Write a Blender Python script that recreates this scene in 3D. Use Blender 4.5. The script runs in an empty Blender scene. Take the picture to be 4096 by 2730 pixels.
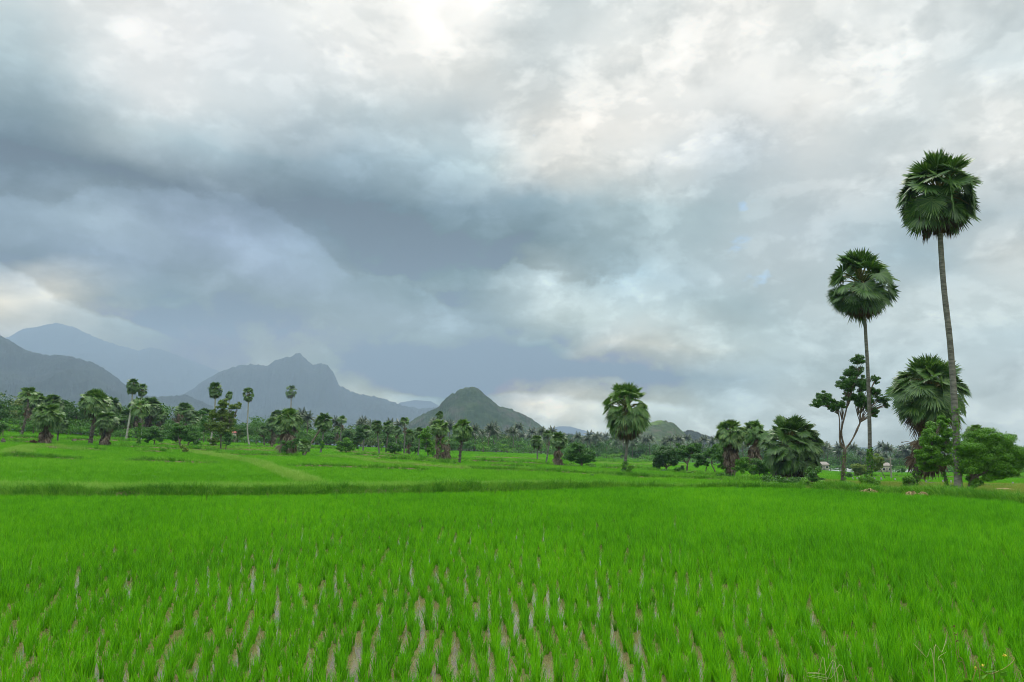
import bpy, math, random
import numpy as np
C = bpy.context.scene.collection
rng = np.random.default_rng(11)
PI = math.pi

# ------------------------------------------------------------------ camera numbers
CAM_Z, FOC, HOR = 3.2, 796.0, 446.0
TH = math.atan((HOR - 341.0) / FOC)
CT, ST = math.cos(TH), math.sin(TH)

def ray(px, py):
    """direction through a place in the photograph, scaled so that y = 1"""
    cx, cy = (px - 512.0) / FOC, -(py - 341.0) / FOC
    dy = CT - cy * ST
    dz = ST + cy * CT
    return cx / dy, dz / dy

def lin(c):
    return tuple((v / 12.92 if v <= 0.04045 else ((v + 0.055) / 1.055) ** 2.4) for v in [x / 255.0 for x in c])

# ------------------------------------------------------------------ value noise
_tab = rng.random((256, 256))
def vnoise(x, y):
    xi, yi = np.floor(x).astype(int), np.floor(y).astype(int)
    fx, fy = x - xi, y - yi
    fx, fy = fx * fx * (3 - 2 * fx), fy * fy * (3 - 2 * fy)
    g = lambda a, b: _tab[a % 256, b % 256]
    return (g(xi, yi) * (1 - fx) + g(xi + 1, yi) * fx) * (1 - fy) + (g(xi, yi + 1) * (1 - fx) + g(xi + 1, yi + 1) * fx) * fy
def fbm(x, y, o=4):
    r = 0; a = 0.5; s = 0
    for i in range(o):
        r = r + a * vnoise(x * 2 ** i + 17.3 * i, y * 2 ** i + 5.1 * i); s += a; a *= 0.5
    return r / s

def sstep(a, b, x):
    t = np.clip((np.asarray(x, float) - a) / (b - a), 0, 1)
    return t * t * (3 - 2 * t)

# ------------------------------------------------------------------ terrain height
_PX = np.array([-400, 0, 150, 300, 450, 540, 620, 750, 850, 1024, 1400.0])
_ZF = np.array([6.6, 6.2, 4.6, 3.2, 0.9, -0.6, -3.4, -6.6, -9.2, -9.0, -9.0])
_DF = np.array([170, 170, 200, 250, 300, 330, 400, 420, 380, 380, 380.0])
_BX = np.array([-400, 0, 60, 150, 300, 400, 512, 587, 640, 710, 770, 812, 833, 878, 923, 967, 1024, 1400.0])
_BY = np.array([498, 498, 499, 498.5, 497, 495.5, 493.5, 491, 490.5, 490.3, 490.8, 491.8, 493, 496.5, 498.5, 502.5, 507, 512.0])
def bund_depth(px):
    y = np.interp(px, _BX, _BY)
    return 3.2 * FOC / (y - HOR)
def pxof(x, y):
    return 512 + 803 * np.clip(np.asarray(x, float) / np.maximum(y, 4.0), -1.2, 1.2)
def terrain(x, y):
    x = np.asarray(x, float); y = np.asarray(y, float)
    px = pxof(x, y)
    zf, df, db = np.interp(px, _PX, _ZF), np.interp(px, _PX, _DF), bund_depth(px)
    t = np.clip((y - db) / (df - db), 0, 1)
    left = 1 - sstep(520, 680, px)
    z = zf * t
    # small terraces on the rising side: level fields with a short riser
    n = 7.0
    tt = t * n
    st = (np.floor(tt) + sstep(0.86, 1.0, tt - np.floor(tt))) / n
    lvl = 0.14 * (1 - sstep(0.75, 0.98, t))
    z = zf * (t * (1 - lvl) + st * lvl)
    z = z + 0.42 * left * sstep(0.0, 0.9, y - db)
    z = z + 1.5 * (1 - sstep(1.5, 6.5, y))                     # road bank the photographer stands on
    return z

def onground(px, py):
    """where the line of sight through a place of the photograph meets the ground"""
    dx, dz = ray(px, py)
    y = np.linspace(9, 520, 5000)
    g = CAM_Z + dz * y - terrain(dx * y, y)
    i = np.argmax(g < 0)
    if not (g < 0).any(): i = 4999
    yy = y[i]
    return float(dx * yy), float(yy), float(terrain(dx * yy, yy))

# ------------------------------------------------------------------ mesh helpers
class MB:
    def __init__(s): s.V = []; s.F3 = []; s.F4 = []; s.M3 = []; s.M4 = []; s.n = 0
    def add(s, V, F, m=0):
        V = np.asarray(V, float).reshape(-1, 3); F = np.asarray(F, int)
        if len(V) == 0: return
        if F.shape[1] == 3: s.F3.append(F + s.n); s.M3.append(np.full(len(F), m))
        else: s.F4.append(F + s.n); s.M4.append(np.full(len(F), m))
        s.V.append(V); s.n += len(V)
    def mesh(s, name, mats, smooth=False):
        V = np.concatenate(s.V)
        F3 = np.concatenate(s.F3) if s.F3 else np.zeros((0, 3), int)
        F4 = np.concatenate(s.F4) if s.F4 else np.zeros((0, 4), int)
        mi = np.concatenate([np.concatenate(s.M3) if s.M3 else np.zeros(0, int), np.concatenate(s.M4) if s.M4 else np.zeros(0, int)])
        me = bpy.data.meshes.new(name)
        me.vertices.add(len(V)); me.vertices.foreach_set('co', V.astype(np.float32).ravel())
        nl = len(F3) * 3 + len(F4) * 4
        me.loops.add(nl); me.loops.foreach_set('vertex_index', np.concatenate([F3.ravel(), F4.ravel()]).astype(np.int32))
        nf = len(F3) + len(F4)
        me.polygons.add(nf)
        ls = np.concatenate([np.arange(len(F3)) * 3, len(F3) * 3 + np.arange(len(F4)) * 4]).astype(np.int32)
        me.polygons.foreach_set('loop_start', ls)
        me.polygons.foreach_set('material_index', mi.astype(np.int32))
        if smooth: me.polygons.foreach_set('use_smooth', np.ones(nf, bool))
        for m in (mats if isinstance(mats, (list, tuple)) else [mats]): me.materials.append(m)
        me.update(calc_edges=True); me.validate()
        return me
    def build(s, name, mats, parent=None, smooth=False, loc=None):
        o = bpy.data.objects.new(name, s.mesh(name, mats, smooth)); C.objects.link(o)
        if parent: o.parent = parent
        if loc is not None: o.location = loc
        return o

def tag(o, label=None, cat=None, group=None, kind=None):
    if label: o['label'] = label
    if cat: o['category'] = cat
    if group: o['group'] = group
    if kind: o['kind'] = kind
    return o
def thing(name, label, cat, loc, group=None, rz=0):
    o = bpy.data.objects.new(name, None); C.objects.link(o)
    o.empty_display_size = 0.3
    o.location = loc; o.rotation_euler = (0, 0, rz)
    return tag(o, label, cat, group)

def nrm(v):
    v = np.asarray(v, float); return v / np.maximum(np.linalg.norm(v, axis=-1, keepdims=True), 1e-9)

def tube(mb, P, R, n=8, m=0, cap=True):
    """tapering tube along points P with radii R"""
    P = np.asarray(P, float); R = np.asarray(R, float); k = len(P)
    T = nrm(np.gradient(P, axis=0))
    up = np.array([0.0, 1.0, 0.05]) if abs(T[0][2]) > 0.6 else np.array([0.0, 0.0, 1.0])
    A = nrm(np.cross(T, up)); B = np.cross(T, A)
    a = np.linspace(0, 2 * PI, n, endpoint=False)
    V = P[:, None, :] + R[:, None, None] * (np.cos(a)[None, :, None] * A[:, None, :] + np.sin(a)[None, :, None] * B[:, None, :])
    i = np.arange(k - 1)[:, None] * n + np.arange(n)[None, :]
    j = np.arange(k - 1)[:, None] * n + (np.arange(n) + 1)[None, :] % n
    F = np.stack([i, j, j + n, i + n], -1).reshape(-1, 4)
    mb.add(V, F, m)
    if cap:
        mb.add(np.concatenate([V[-1], P[-1:]]), [[q, (q + 1) % n, n] for q in range(n)], m)

def bez(pts, k):
    """smooth polyline through pts (Catmull-Rom), k points"""
    P = np.asarray(pts, float)
    Q = np.concatenate([2 * P[:1] - P[1:2], P, 2 * P[-1:] - P[-2:-1]])
    t = np.linspace(0, len(P) - 1 - 1e-6, k); i = t.astype(int); f = (t - i)[:, None]
    a, b, c, d = Q[i], Q[i + 1], Q[i + 2], Q[i + 3]
    return 0.5 * (2 * b + (c - a) * f + (2 * a - 5 * b + 4 * c - d) * f ** 2 + (3 * b - a - 3 * c + d) * f ** 3)

# ------------------------------------------------------------------ materials
def new_mat(name):
    m = bpy.data.materials.new(name); m.use_nodes = True
    nt = m.node_tree; nt.nodes.clear()
    return m, nt, nt.nodes, nt.links
def N(nt, t, **k):
    n = nt.nodes.new(t)
    for a, v in k.items():
        if a == 'inp':
            for i, x in v.items(): n.inputs[i].default_value = x
        else: setattr(n, a, v)
    return n
def math_(nt, op, a, b=None, c=None, clamp=False):
    n = nt.nodes.new('ShaderNodeMath'); n.operation = op; n.use_clamp = clamp
    for i, x in enumerate((a, b, c)):
        if x is None: continue
        if isinstance(x, (int, float)): n.inputs[i].default_value = x
        else: nt.links.new(x, n.inputs[i])
    return n.outputs[0]
def mixc(nt, f, a, b, mode='MIX'):
    n = nt.nodes.new('ShaderNodeMix'); n.data_type = 'RGBA'; n.blend_type = mode
    for i, x in ((0, f), (6, a), (7, b)):
        if isinstance(x, (int, float)): n.inputs[i].default_value = x
        elif isinstance(x, tuple): n.inputs[i].default_value = (*x, 1) if len(x) == 3 else x
        else: nt.links.new(x, n.inputs[i])
    return n.outputs[2]
def ramp(nt, fac, stops, interp='LINEAR'):
    n = nt.nodes.new('ShaderNodeValToRGB'); cr = n.color_ramp; cr.interpolation = interp
    while len(cr.elements) > 1: cr.elements.remove(cr.elements[-1])
    cr.elements[0].position = stops[0][0]; cr.elements[0].color = (*stops[0][1], 1)
    for p, c in stops[1:]:
        e = cr.elements.new(p); e.color = (*c, 1)
    if fac is not None: nt.links.new(fac, n.inputs[0])
    return n.outputs[0]
def noise(nt, vec, scale, detail=3, rough=0.5, dim='3D'):
    n = nt.nodes.new('ShaderNodeTexNoise'); n.noise_dimensions = dim
    n.inputs['Scale'].default_value = scale; n.inputs['Detail'].default_value = detail; n.inputs['Roughness'].default_value = rough
    if vec is not None: nt.links.new(vec, n.inputs['Vector'])
    return n

def leaf_mat(name, stops, trans=0.35, rough=0.5, obj_var=0.25, spec=0.3, pos_scale=None, tcol=(1.25, 1.25, 0.6)):
    """leaves: colour differs leaf by leaf, plant by plant; some light comes through"""
    m, nt, nd, L = new_mat(name)
    g = N(nt, 'ShaderNodeNewGeometry')
    oi = N(nt, 'ShaderNodeObjectInfo')
    f = g.outputs['Random Per Island']
    f = math_(nt, 'ADD', math_(nt, 'MULTIPLY', f, 1 - obj_var), math_(nt, 'MULTIPLY', oi.outputs['Random'], obj_var))
    if pos_scale:
        mp = N(nt, 'ShaderNodeMapping'); mp.inputs['Scale'].default_value = pos_scale
        L.new(g.outputs['Position'], mp.inputs[0])
        nz = noise(nt, mp.outputs[0], 1.0, 3, 0.55)
        mr = math_(nt, 'MULTIPLY_ADD', nz.outputs[0], 2.2, -0.6, clamp=True)
        f = math_(nt, 'ADD', math_(nt, 'MULTIPLY', f, 0.72), math_(nt, 'MULTIPLY', mr, 0.28))
    col = ramp(nt, f, stops)
    b = N(nt, 'ShaderNodeBsdfPrincipled'); L.new(col, b.inputs['Base Color'])
    b.inputs['Roughness'].default_value = rough; b.inputs['Specular IOR Level'].default_value = spec
    t = N(nt, 'ShaderNodeBsdfTranslucent')
    L.new(mixc(nt, 1.0, col, tcol, 'MULTIPLY'), t.inputs[0])
    mx = N(nt, 'ShaderNodeMixShader'); mx.inputs[0].default_value = trans
    L.new(b.outputs[0], mx.inputs[1]); L.new(t.outputs[0], mx.inputs[2])
    o = N(nt, 'ShaderNodeOutputMaterial'); L.new(mx.outputs[0], o.inputs[0])
    return m

def solid_mat(name, stops, scale=(1, 1, 1), detail=4, rough=0.85, bump=0.0, spec=0.2, coord='Object'):
    m, nt, nd, L = new_mat(name)
    tc = N(nt, 'ShaderNodeTexCoord'); mp = N(nt, 'ShaderNodeMapping'); mp.inputs['Scale'].default_value = scale
    L.new(tc.outputs[coord], mp.inputs[0])
    nz = noise(nt, mp.outputs[0], 1.0, detail, 0.6)
    col = ramp(nt, nz.outputs[0], stops)
    b = N(nt, 'ShaderNodeBsdfPrincipled'); L.new(col, b.inputs['Base Color'])
    b.inputs['Roughness'].default_value = rough; b.inputs['Specular IOR Level'].default_value = spec
    if bump:
        bp = N(nt, 'ShaderNodeBump'); bp.inputs['Strength'].default_value = bump; bp.inputs['Distance'].default_value = 0.03
        L.new(nz.outputs[0], bp.inputs['Height']); L.new(bp.outputs[0], b.inputs['Normal'])
    o = N(nt, 'ShaderNodeOutputMaterial'); L.new(b.outputs[0], o.inputs[0])
    return m

M = {}
M['rice'] = leaf_mat('rice_blade', [(0.0, (0.022, 0.115, 0.002)), (0.3, (0.056, 0.245, 0.002)), (0.6, (0.120, 0.41, 0.003)), (0.92, (0.22, 0.54, 0.007)), (1.0, (0.42, 0.46, 0.05))], 0.28, 0.5, 0.45, 0.2, pos_scale=(0.12, 0.07, 0.1))
M['field'] = leaf_mat('far_rice_blade', [(0.0, (0.028, 0.13, 0.003)), (0.5, (0.11, 0.345, 0.010)), (1.0, (0.25, 0.48, 0.045))], 0.3, 0.6, 0.55, 0.1, pos_scale=(0.02, 0.035, 0.1))
M['bundgrass'] = leaf_mat('bund_grass_blade', [(0.0, (0.015, 0.075, 0.005)), (0.45, (0.075, 0.25, 0.014)), (0.85, (0.22, 0.44, 0.05)), (1.0, (0.38, 0.44, 0.12))], 0.28, 0.55, 0.6, 0.15, pos_scale=(0.2, 0.2, 0.2))
M['pasture'] = leaf_mat('pasture_grass_blade', [(0.0, (0.10, 0.20, 0.025)), (0.5, (0.2, 0.28, 0.05)), (1.0, (0.33, 0.32, 0.09))], 0.35, 0.6, 0.3, 0.2, pos_scale=(0.1, 0.1, 0.1))
M['palegrass'] = leaf_mat('pale_grass_blade', [(0.0, (0.09, 0.27, 0.02)), (0.5, (0.19, 0.38, 0.06)), (1.0, (0.36, 0.46, 0.15))], 0.4, 0.6, 0.3, 0.1, pos_scale=(0.2, 0.2, 0.2))
M['palm'] = leaf_mat('fan_palm_leaf', [(0.0, (0.026, 0.080, 0.010)), (0.6, (0.058, 0.142, 0.018)), (1.0, (0.14, 0.24, 0.045))], 0.2, 0.38, 0.15, 0.5)
M['palm_light'] = leaf_mat('young_fan_palm_leaf', [(0.0, (0.038, 0.110, 0.013)), (0.6, (0.085, 0.19, 0.025)), (1.0, (0.19, 0.29, 0.065))], 0.22, 0.38, 0.15, 0.5)
M['palm_dead'] = leaf_mat('withered_fan_leaf', [(0.0, (0.05, 0.033, 0.022)), (0.5, (0.13, 0.095, 0.07)), (1.0, (0.30, 0.25, 0.20))], 0.12, 0.8, 0.2, 0.1, tcol=(1, 0.9, 0.7))
M['palm_brown'] = leaf_mat('browning_fan_leaf', [(0.0, (0.045, 0.028, 0.014)), (0.6, (0.10, 0.062, 0.032)), (1.0, (0.17, 0.12, 0.06))], 0.12, 0.8, 0.2, 0.1, tcol=(1, 0.9, 0.7))
M['straw'] = leaf_mat('dry_straw_leaf', [(0.0, (0.075, 0.052, 0.022)), (0.6, (0.22, 0.165, 0.075)), (1.0, (0.40, 0.33, 0.17))], 0.12, 0.8, 0.1, 0.1, tcol=(1, 0.9, 0.7))
M['stalk'] = leaf_mat('palm_leaf_stalk', [(0.0, (0.10, 0.12, 0.02)), (1.0, (0.26, 0.22, 0.045))], 0.05, 0.5, 0.2)
M['leaf_mid'] = leaf_mat('broad_leaf', [(0.0, (0.025, 0.09, 0.008)), (0.6, (0.05, 0.16, 0.012)), (1.0, (0.11, 0.26, 0.03))], 0.3, 0.4, 0.3, 0.4)
M['leaf_dark'] = leaf_mat('dark_broad_leaf', [(0.0, (0.018, 0.065, 0.010)), (0.6, (0.038, 0.115, 0.016)), (1.0, (0.08, 0.19, 0.03))], 0.25, 0.4, 0.3, 0.4)
M['leaf_bright'] = leaf_mat('bright_broad_leaf', [(0.0, (0.05, 0.16, 0.006)), (0.6, (0.105, 0.28, 0.010)), (1.0, (0.22, 0.40, 0.03))], 0.33, 0.4, 0.3, 0.4)
M['leaf_yellow'] = leaf_mat('yellowish_leaf', [(0.0, (0.06, 0.13, 0.012)), (0.6, (0.13, 0.22, 0.02)), (1.0, (0.30, 0.32, 0.06))], 0.33, 0.4, 0.3, 0.4)
M['leaf_far'] = leaf_mat('far_tree_leaf', [(0.0, (0.024, 0.082, 0.010)), (0.5, (0.052, 0.15, 0.018)), (1.0, (0.13, 0.26, 0.045))], 0.28, 0.5, 0.55, 0.3)
M['leaf_bloom'] = leaf_mat('flowering_leaf', [(0.0, (0.04, 0.10, 0.02)), (0.6, (0.10, 0.17, 0.04)), (0.85, (0.30, 0.31, 0.12)), (1.0, (0.45, 0.42, 0.2))], 0.28, 0.5, 0.3, 0.3)
M['coco'] = leaf_mat('coconut_frond', [(0.0, (0.018, 0.045, 0.015)), (0.6, (0.04, 0.08, 0.026)), (1.0, (0.12, 0.15, 0.055))], 0.2, 0.4, 0.5, 0.5)
M['vine'] = leaf_mat('vine_leaf', [(0.0, (0.035, 0.13, 0.008)), (0.6, (0.08, 0.23, 0.014)), (1.0, (0.18, 0.34, 0.03))], 0.35, 0.4, 0.1, 0.4)
M['palmtrunk'] = solid_mat('palm_trunk_bark', [(0.3, (0.06, 0.056, 0.05)), (0.5, (0.13, 0.125, 0.112)), (0.7, (0.22, 0.21, 0.19))], (2.0, 2.0, 7.0), 5, 0.9, 0.6)
M['roughtrunk'] = solid_mat('rough_palm_bark', [(0.3, (0.035, 0.028, 0.024)), (0.5, (0.085, 0.07, 0.06)), (0.72, (0.22, 0.2, 0.18))], (3, 3, 6), 5, 0.95, 0.8)
M['paletrunk'] = solid_mat('pale_palm_bark', [(0.3, (0.17, 0.16, 0.14)), (0.5, (0.30, 0.29, 0.26)), (0.7, (0.42, 0.41, 0.38))], (2.0, 2.0, 5.0), 5, 0.9, 0.5)
M['bark'] = solid_mat('tree_bark', [(0.3, (0.06, 0.045, 0.035)), (0.5, (0.13, 0.10, 0.08)), (0.7, (0.24, 0.2, 0.165))], (3, 3, 1.5), 5, 0.9, 0.6)
M['fruit'] = solid_mat('palm_fruit', [(0.3, (0.012, 0.008, 0.007)), (0.7, (0.05, 0.03, 0.02))], (6, 6, 6), 2, 0.5)
M['soil'] = solid_mat('bare_soil', [(0.3, (0.10, 0.065, 0.04)), (0.7, (0.2, 0.14, 0.09))], (2, 2, 4), 5, 0.95, 0.6)
# ------------------------------------------------------------------ fan palms
def fans(mb, hub, axis, normal, length, spread, nseg, r, mat=0, droop=0.25, split=0.63, fold=0.03):
    """one palmate leaf: kite shaped segments joined at the hub, tips hanging"""
    side = np.cross(normal, axis)
    a = np.linspace(-spread, spread, nseg) + r.normal(0, 0.02, nseg)
    da = 2 * spread / nseg * 0.62
    Ls = length * (0.78 + 0.22 * np.cos(a * 0.55)) * r.uniform(0.85, 1.08, nseg)
    def P(ang, rad, lift):
        d = np.cos(ang)[:, None] * axis + np.sin(ang)[:, None] * side
        p = hub + d * rad[:, None] + normal * lift[:, None]
        p[:, 2] -= droop * (rad / length) ** 2.2 * length * 0.55
        return p
    z = np.zeros(nseg)
    h0 = np.repeat(hub[None, :], nseg, 0)
    l = P(a - da, Ls * split, z - fold * length); q = P(a + da, Ls * split, z - fold * length)
    m = P(a, Ls * split * 1.05, z + fold * length)
    tip = P(a + r.normal(0, 0.03, nseg), Ls, z + r.normal(0, 0.03, nseg) * length)
    tip[:, 2] -= droop * length * r.uniform(0.1, 0.5, nseg)
    V = np.stack([h0, l, m, q, tip], 1).reshape(-1, 3)
    b = np.arange(nseg)[:, None] * 5
    F = np.concatenate([b + [0, 1, 2], b + [0, 2, 3], b + [1, 4, 2], b + [2, 4, 3]])
    mb.add(V, F, mat)

def fan_crown(R, groups, seed, nseg=24, sz=1.0, hub_r=0.12):
    """crown of a palmyra palm about the origin. groups: (count, elev_hi, elev_lo, petiole, blade, matslot, spread, droop)"""
    r = np.random.default_rng(seed); mb = MB(); az = r.uniform(0, 6.28)
    for (n, e1, e0, pet, bl, ms, spread, droop) in groups:
        for i in range(n):
            az += 2.39996 + r.normal(0, 0.22)
            e = math.radians(e1 + (e0 - e1) * ((i + r.uniform(0, 1)) / n) + r.normal(0, 5))
            out = np.array([math.cos(az), math.sin(az), 0.0])
            ax0 = out * math.cos(e) + np.array([0, 0, 1.0]) * math.sin(e)
            pl = R * pet * r.uniform(0.82, 1.15)
            e2 = e - 0.25 * math.cos(e) - r.uniform(0, 0.12)
            ax1 = out * math.cos(e2) + np.array([0, 0, 1.0]) * math.sin(e2)
            p0 = ax0 * hub_r * R; pm = p0 + ax0 * pl * 0.55; p1 = pm + ax1 * pl * 0.45
            p0, pm, p1 = (p * np.array([1, 1, sz]) for p in (p0, pm, p1))
            w = 0.014 * R + 0.012
            tube(mb, [p0, pm, p1], [w * 1.5, w, w * 0.7], 3, 2 if ms == 0 else ms, cap=False)
            upv = nrm(np.array([0, 0, 1.0]) - ax1 * ax1[2]) if abs(ax1[2]) < 0.97 else -out
            if e2 < -0.5: upv = nrm(out - ax1 * np.dot(out, ax1))
            sd = np.cross(ax1, upv); ro = r.normal(0, 0.55)
            nn = nrm(upv * math.cos(ro) + sd * math.sin(ro))
            tilt = r.uniform(0.1, 0.7) if e2 > 0.7 else r.uniform(0.35, 1.15) if e2 > -0.6 else r.uniform(-0.1, 0.5)   # blade turned to face outward
            n2 = nrm(nn * math.cos(tilt) + ax1 * math.sin(tilt)); a2 = nrm(ax1 * math.cos(tilt) - nn * math.sin(tilt))
            fans(mb, p1, a2, n2, R * bl * r.uniform(0.85, 1.12), spread * r.uniform(0.85, 1.05), nseg, r, ms, droop * r.uniform(0.6, 1.4))
    return mb

TALL = [(17, 85, 25, .44, .60, 0, 2.1, .12), (15, 25, -20, .50, .56, 0, 2.0, .22), (15, -22, -60, .48, .52, 0, 1.8, .3), (9, -52, -76, .42, .52, 1, 1.1, .3)]
TWO = [(16, 85, 28, .46, .58, 0, 2.1, .12), (7, 16, -4, .60, .46, 0, 1.9, .25), (17, -25, -62, .48, .54, 0, 1.9, .3), (6, -58, -78, .5, .5, 1, 1.0, .3)]
FULL = [(22, 86, 35, .50, .56, 0, 2.0, .12), (22, 35, 0, .52, .56, 0, 2.0, .22), (15, 0, -40, .50, .55, 0, 1.9, .32), (4, -40, -62, .45, .5, 1, 1.2, .4)]
SPARSE = [(11, 85, 30, .50, .56, 0, 2.0, .15), (9, 25, -15, .55, .5, 0, 1.9, .3), (5, -15, -45, .5, .5, 0, 1.7, .35)]
HALF = [(14, 86, 30, .48, .58, 0, 2.1, .15), (8, 30, 0, .52, .52, 0, 1.9, .3)]
ROUND = [(20, 87, 40, .50, .48, 0, 2.25, .06), (19, 40, 6, .54, .46, 0, 2.2, .10), (19, 6, -34, .54, .44, 0, 2.1, .14), (12, -32, -62, .50, .46, 0, 1.9, .2), (18, -46, -74, .46, .44, 1, 1.1, .25)]
RING = [(19, 87, 32, .50, .50, 0, 2.2, .08), (11, 20, -8, .64, .40, 0, 2.1, .15), (24, -12, -60, .52, .46, 0, 1.95, .2), (12, -50, -76, .46, .44, 1, 1.0, .25)]
SAPL = [(30, 88, 48, .64, .42, 0, 2.0, .08), (42, 48, 12, .66, .40, 0, 2.0, .12), (32, 12, -22, .64, .40, 0, 1.95, .2)]
DRAG = [(5, 70, 20, .5, .5, 0, 1.5, .3), (4, 30, -10, .6, .55, 1, .8, .5), (5, -30, -70, .5, .6, 1, .8, .6)]

def skirt(mb, R, top, bot, rad, n, seed, m=0, nseg=9):
    """dead leaves hanging round the trunk between two heights"""
    r = np.random.default_rng(seed)
    for i in range(n):
        az = r.uniform(0, 2 * PI); z = top + (bot - top) * r.uniform(0, 1) ** 0.8
        out = np.array([math.cos(az), math.sin(az), 0.0])
        e = math.radians(r.uniform(-78, -38))
        ax = out * math.cos(e) + np.array([0, 0, math.sin(e)])
        pl = rad * r.uniform(0.3, 0.8)
        p0 = np.array([0, 0, z]) + out * 0.12; p1 = p0 + ax * pl
        tube(mb, [p0, (p0 + p1) / 2 + [0, 0, 0.06], p1], [0.035, 0.028, 0.02], 3, m, cap=False)
        e2 = math.radians(r.uniform(-88, -55)); ax2 = out * math.cos(e2) + np.array([0, 0, math.sin(e2)])
        nn = nrm(np.cross(ax2, [r.normal(), r.normal(), r.normal()]))
        fans(mb, p1, ax2, nn, rad * r.uniform(0.6, 1.0), r.uniform(0.5, 1.3), nseg, r, m, 0.5)

def palm_trunk(P, r0, r1, seed=0, rings=True, flare=1.5, n=10):
    mb = MB(); r = np.random.default_rng(seed)
    Q = bez(P, 46); t = np.linspace(0, 1, 46)
    R = r0 + (r1 - r0) * t; R = R * (1 + (flare - 1) * np.exp(-t * 22))
    if rings: R = R * (1 + 0.025 * np.sin(np.arange(46) * 2.4) + r.normal(0, 0.012, 46))
    tube(mb, Q, R, n, 0)
    return mb, Q, R
def stubs(mb, Q, R, k, seed, t0=0.0, t1=0.6, m=0, L=0.28):
    """old leaf bases standing out of a young palm's trunk"""
    r = np.random.default_rng(seed)
    for i in range(k):
        t = r.uniform(t0, t1); j = int(t * (len(Q) - 1)); a = r.uniform(0, 2 * PI)
        out = np.array([math.cos(a), math.sin(a), 0.0]); p = Q[j] + out * R[j] * 0.7
        d = nrm(out + [0, 0, r.uniform(0.2, 1.0)]); l = L * r.uniform(0.6, 1.5)
        tube(mb, [p, p + d * l], [0.07, 0.025], 4, m)

# ------------------------------------------------------------------ broad leaves
def leaves_in(mb, c, rad, n, size, r, m=0, shell=0.3, upw=0.4, asp=0.5):
    """n small leaves spread through the outer part of one clump"""
    d = nrm(r.normal(0, 1, (n, 3)))
    rr = (shell + (1 - shell) * r.random(n) ** 0.6) * r.uniform(0.88, 1.1, n)
    rr = np.where(r.random(n) < 0.25, rr * r.uniform(0.9, 1.4, n), rr)
    p = np.asarray(c) + d * rr[:, None] * np.asarray(rad) * r.uniform(.8, 1.2, 3)
    nn = nrm(d * 0.7 + r.normal(0, 0.55, (n, 3)) + [0, 0, upw])
    t = nrm(np.cross(nn, r.normal(0, 1, (n, 3)))); b = np.cross(nn, t)
    t[:, 2] -= 0.25; s = size * r.uniform(0.6, 1.35, n)[:, None]
    V = np.stack([p - t * s * 0.5, p + b * s * asp * 0.5 - nn * s * 0.08, p + t * s * 0.5, p - b * s * asp * 0.5 - nn * s * 0.08], 1).reshape(-1, 3)
    i = np.arange(n)[:, None] * 4
    mb.add(V, i + [0, 1, 2, 3], m)

def clumps(mb, c, rad, k, n, size, r, m=0, small=0.42, flat=0.8, asp=0.5):
    """a crown lobe = k uneven clumps of leaves"""
    d = nrm(r.normal(0, 1, (k, 3))); d[:, 2] = d[:, 2] * 0.9 + 0.08
    q = np.asarray(c) + d * (0.25 + 0.85 * r.random(k))[:, None] * np.asarray(rad)
    for j in range(k):
        s = small * r.uniform(0.6, 1.3)
        leaves_in(mb, q[j], np.asarray(rad) * s * np.array([1.1, 1.1, flat]), max(4, int(n / k * s / small)), size, r, m, asp=asp)
    return q

def vine_on(mb, Q, R, t0, t1, n, size, seed, m=0, thick=0.12):
    r = np.random.default_rng(seed)
    t = t0 + (t1 - t0) * r.random(n) ** 1.15; j = t * (len(Q) - 1); i = np.clip(j.astype(int), 0, len(Q) - 2); f = (j - i)[:, None]
    p = Q[i] * (1 - f) + Q[i + 1] * f; a = r.uniform(0, 2 * PI, n)
    out = np.stack([np.cos(a), np.sin(a), r.normal(0, 0.3, n)], 1)
    p = p + out * (R[i] + thick * r.random(n) ** 2)[:, None]
    nn = nrm(out + r.normal(0, 0.4, (n, 3))); tt = nrm(np.cross(nn, r.normal(0, 1, (n, 3)))); b = np.cross(nn, tt)
    s = size * r.uniform(0.6, 1.3, n)[:, None]
    V = np.stack([p - tt * s * .5, p + b * s * .35, p + tt * s * .5, p - b * s * .35], 1).reshape(-1, 3)
    mb.add(V, np.arange(n)[:, None] * 4 + [0, 1, 2, 3], m)

# ------------------------------------------------------------------ placing by what the photograph shows
class At:
    """a plant's base on the ground, and the real size of what is seen at its distance"""
    def __init__(s, bx, by):
        s.x, s.y, s.z = onground(bx, by); s.loc = (s.x, s.y, s.z)
        s.k = s.y * CT / FOC
    def off(s, px, py, dep=0.0):
        dx, dz = ray(px, py); yy = s.y + dep
        return np.array([dx * yy - s.x, dep, CAM_Z + dz * yy - s.z])

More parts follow.
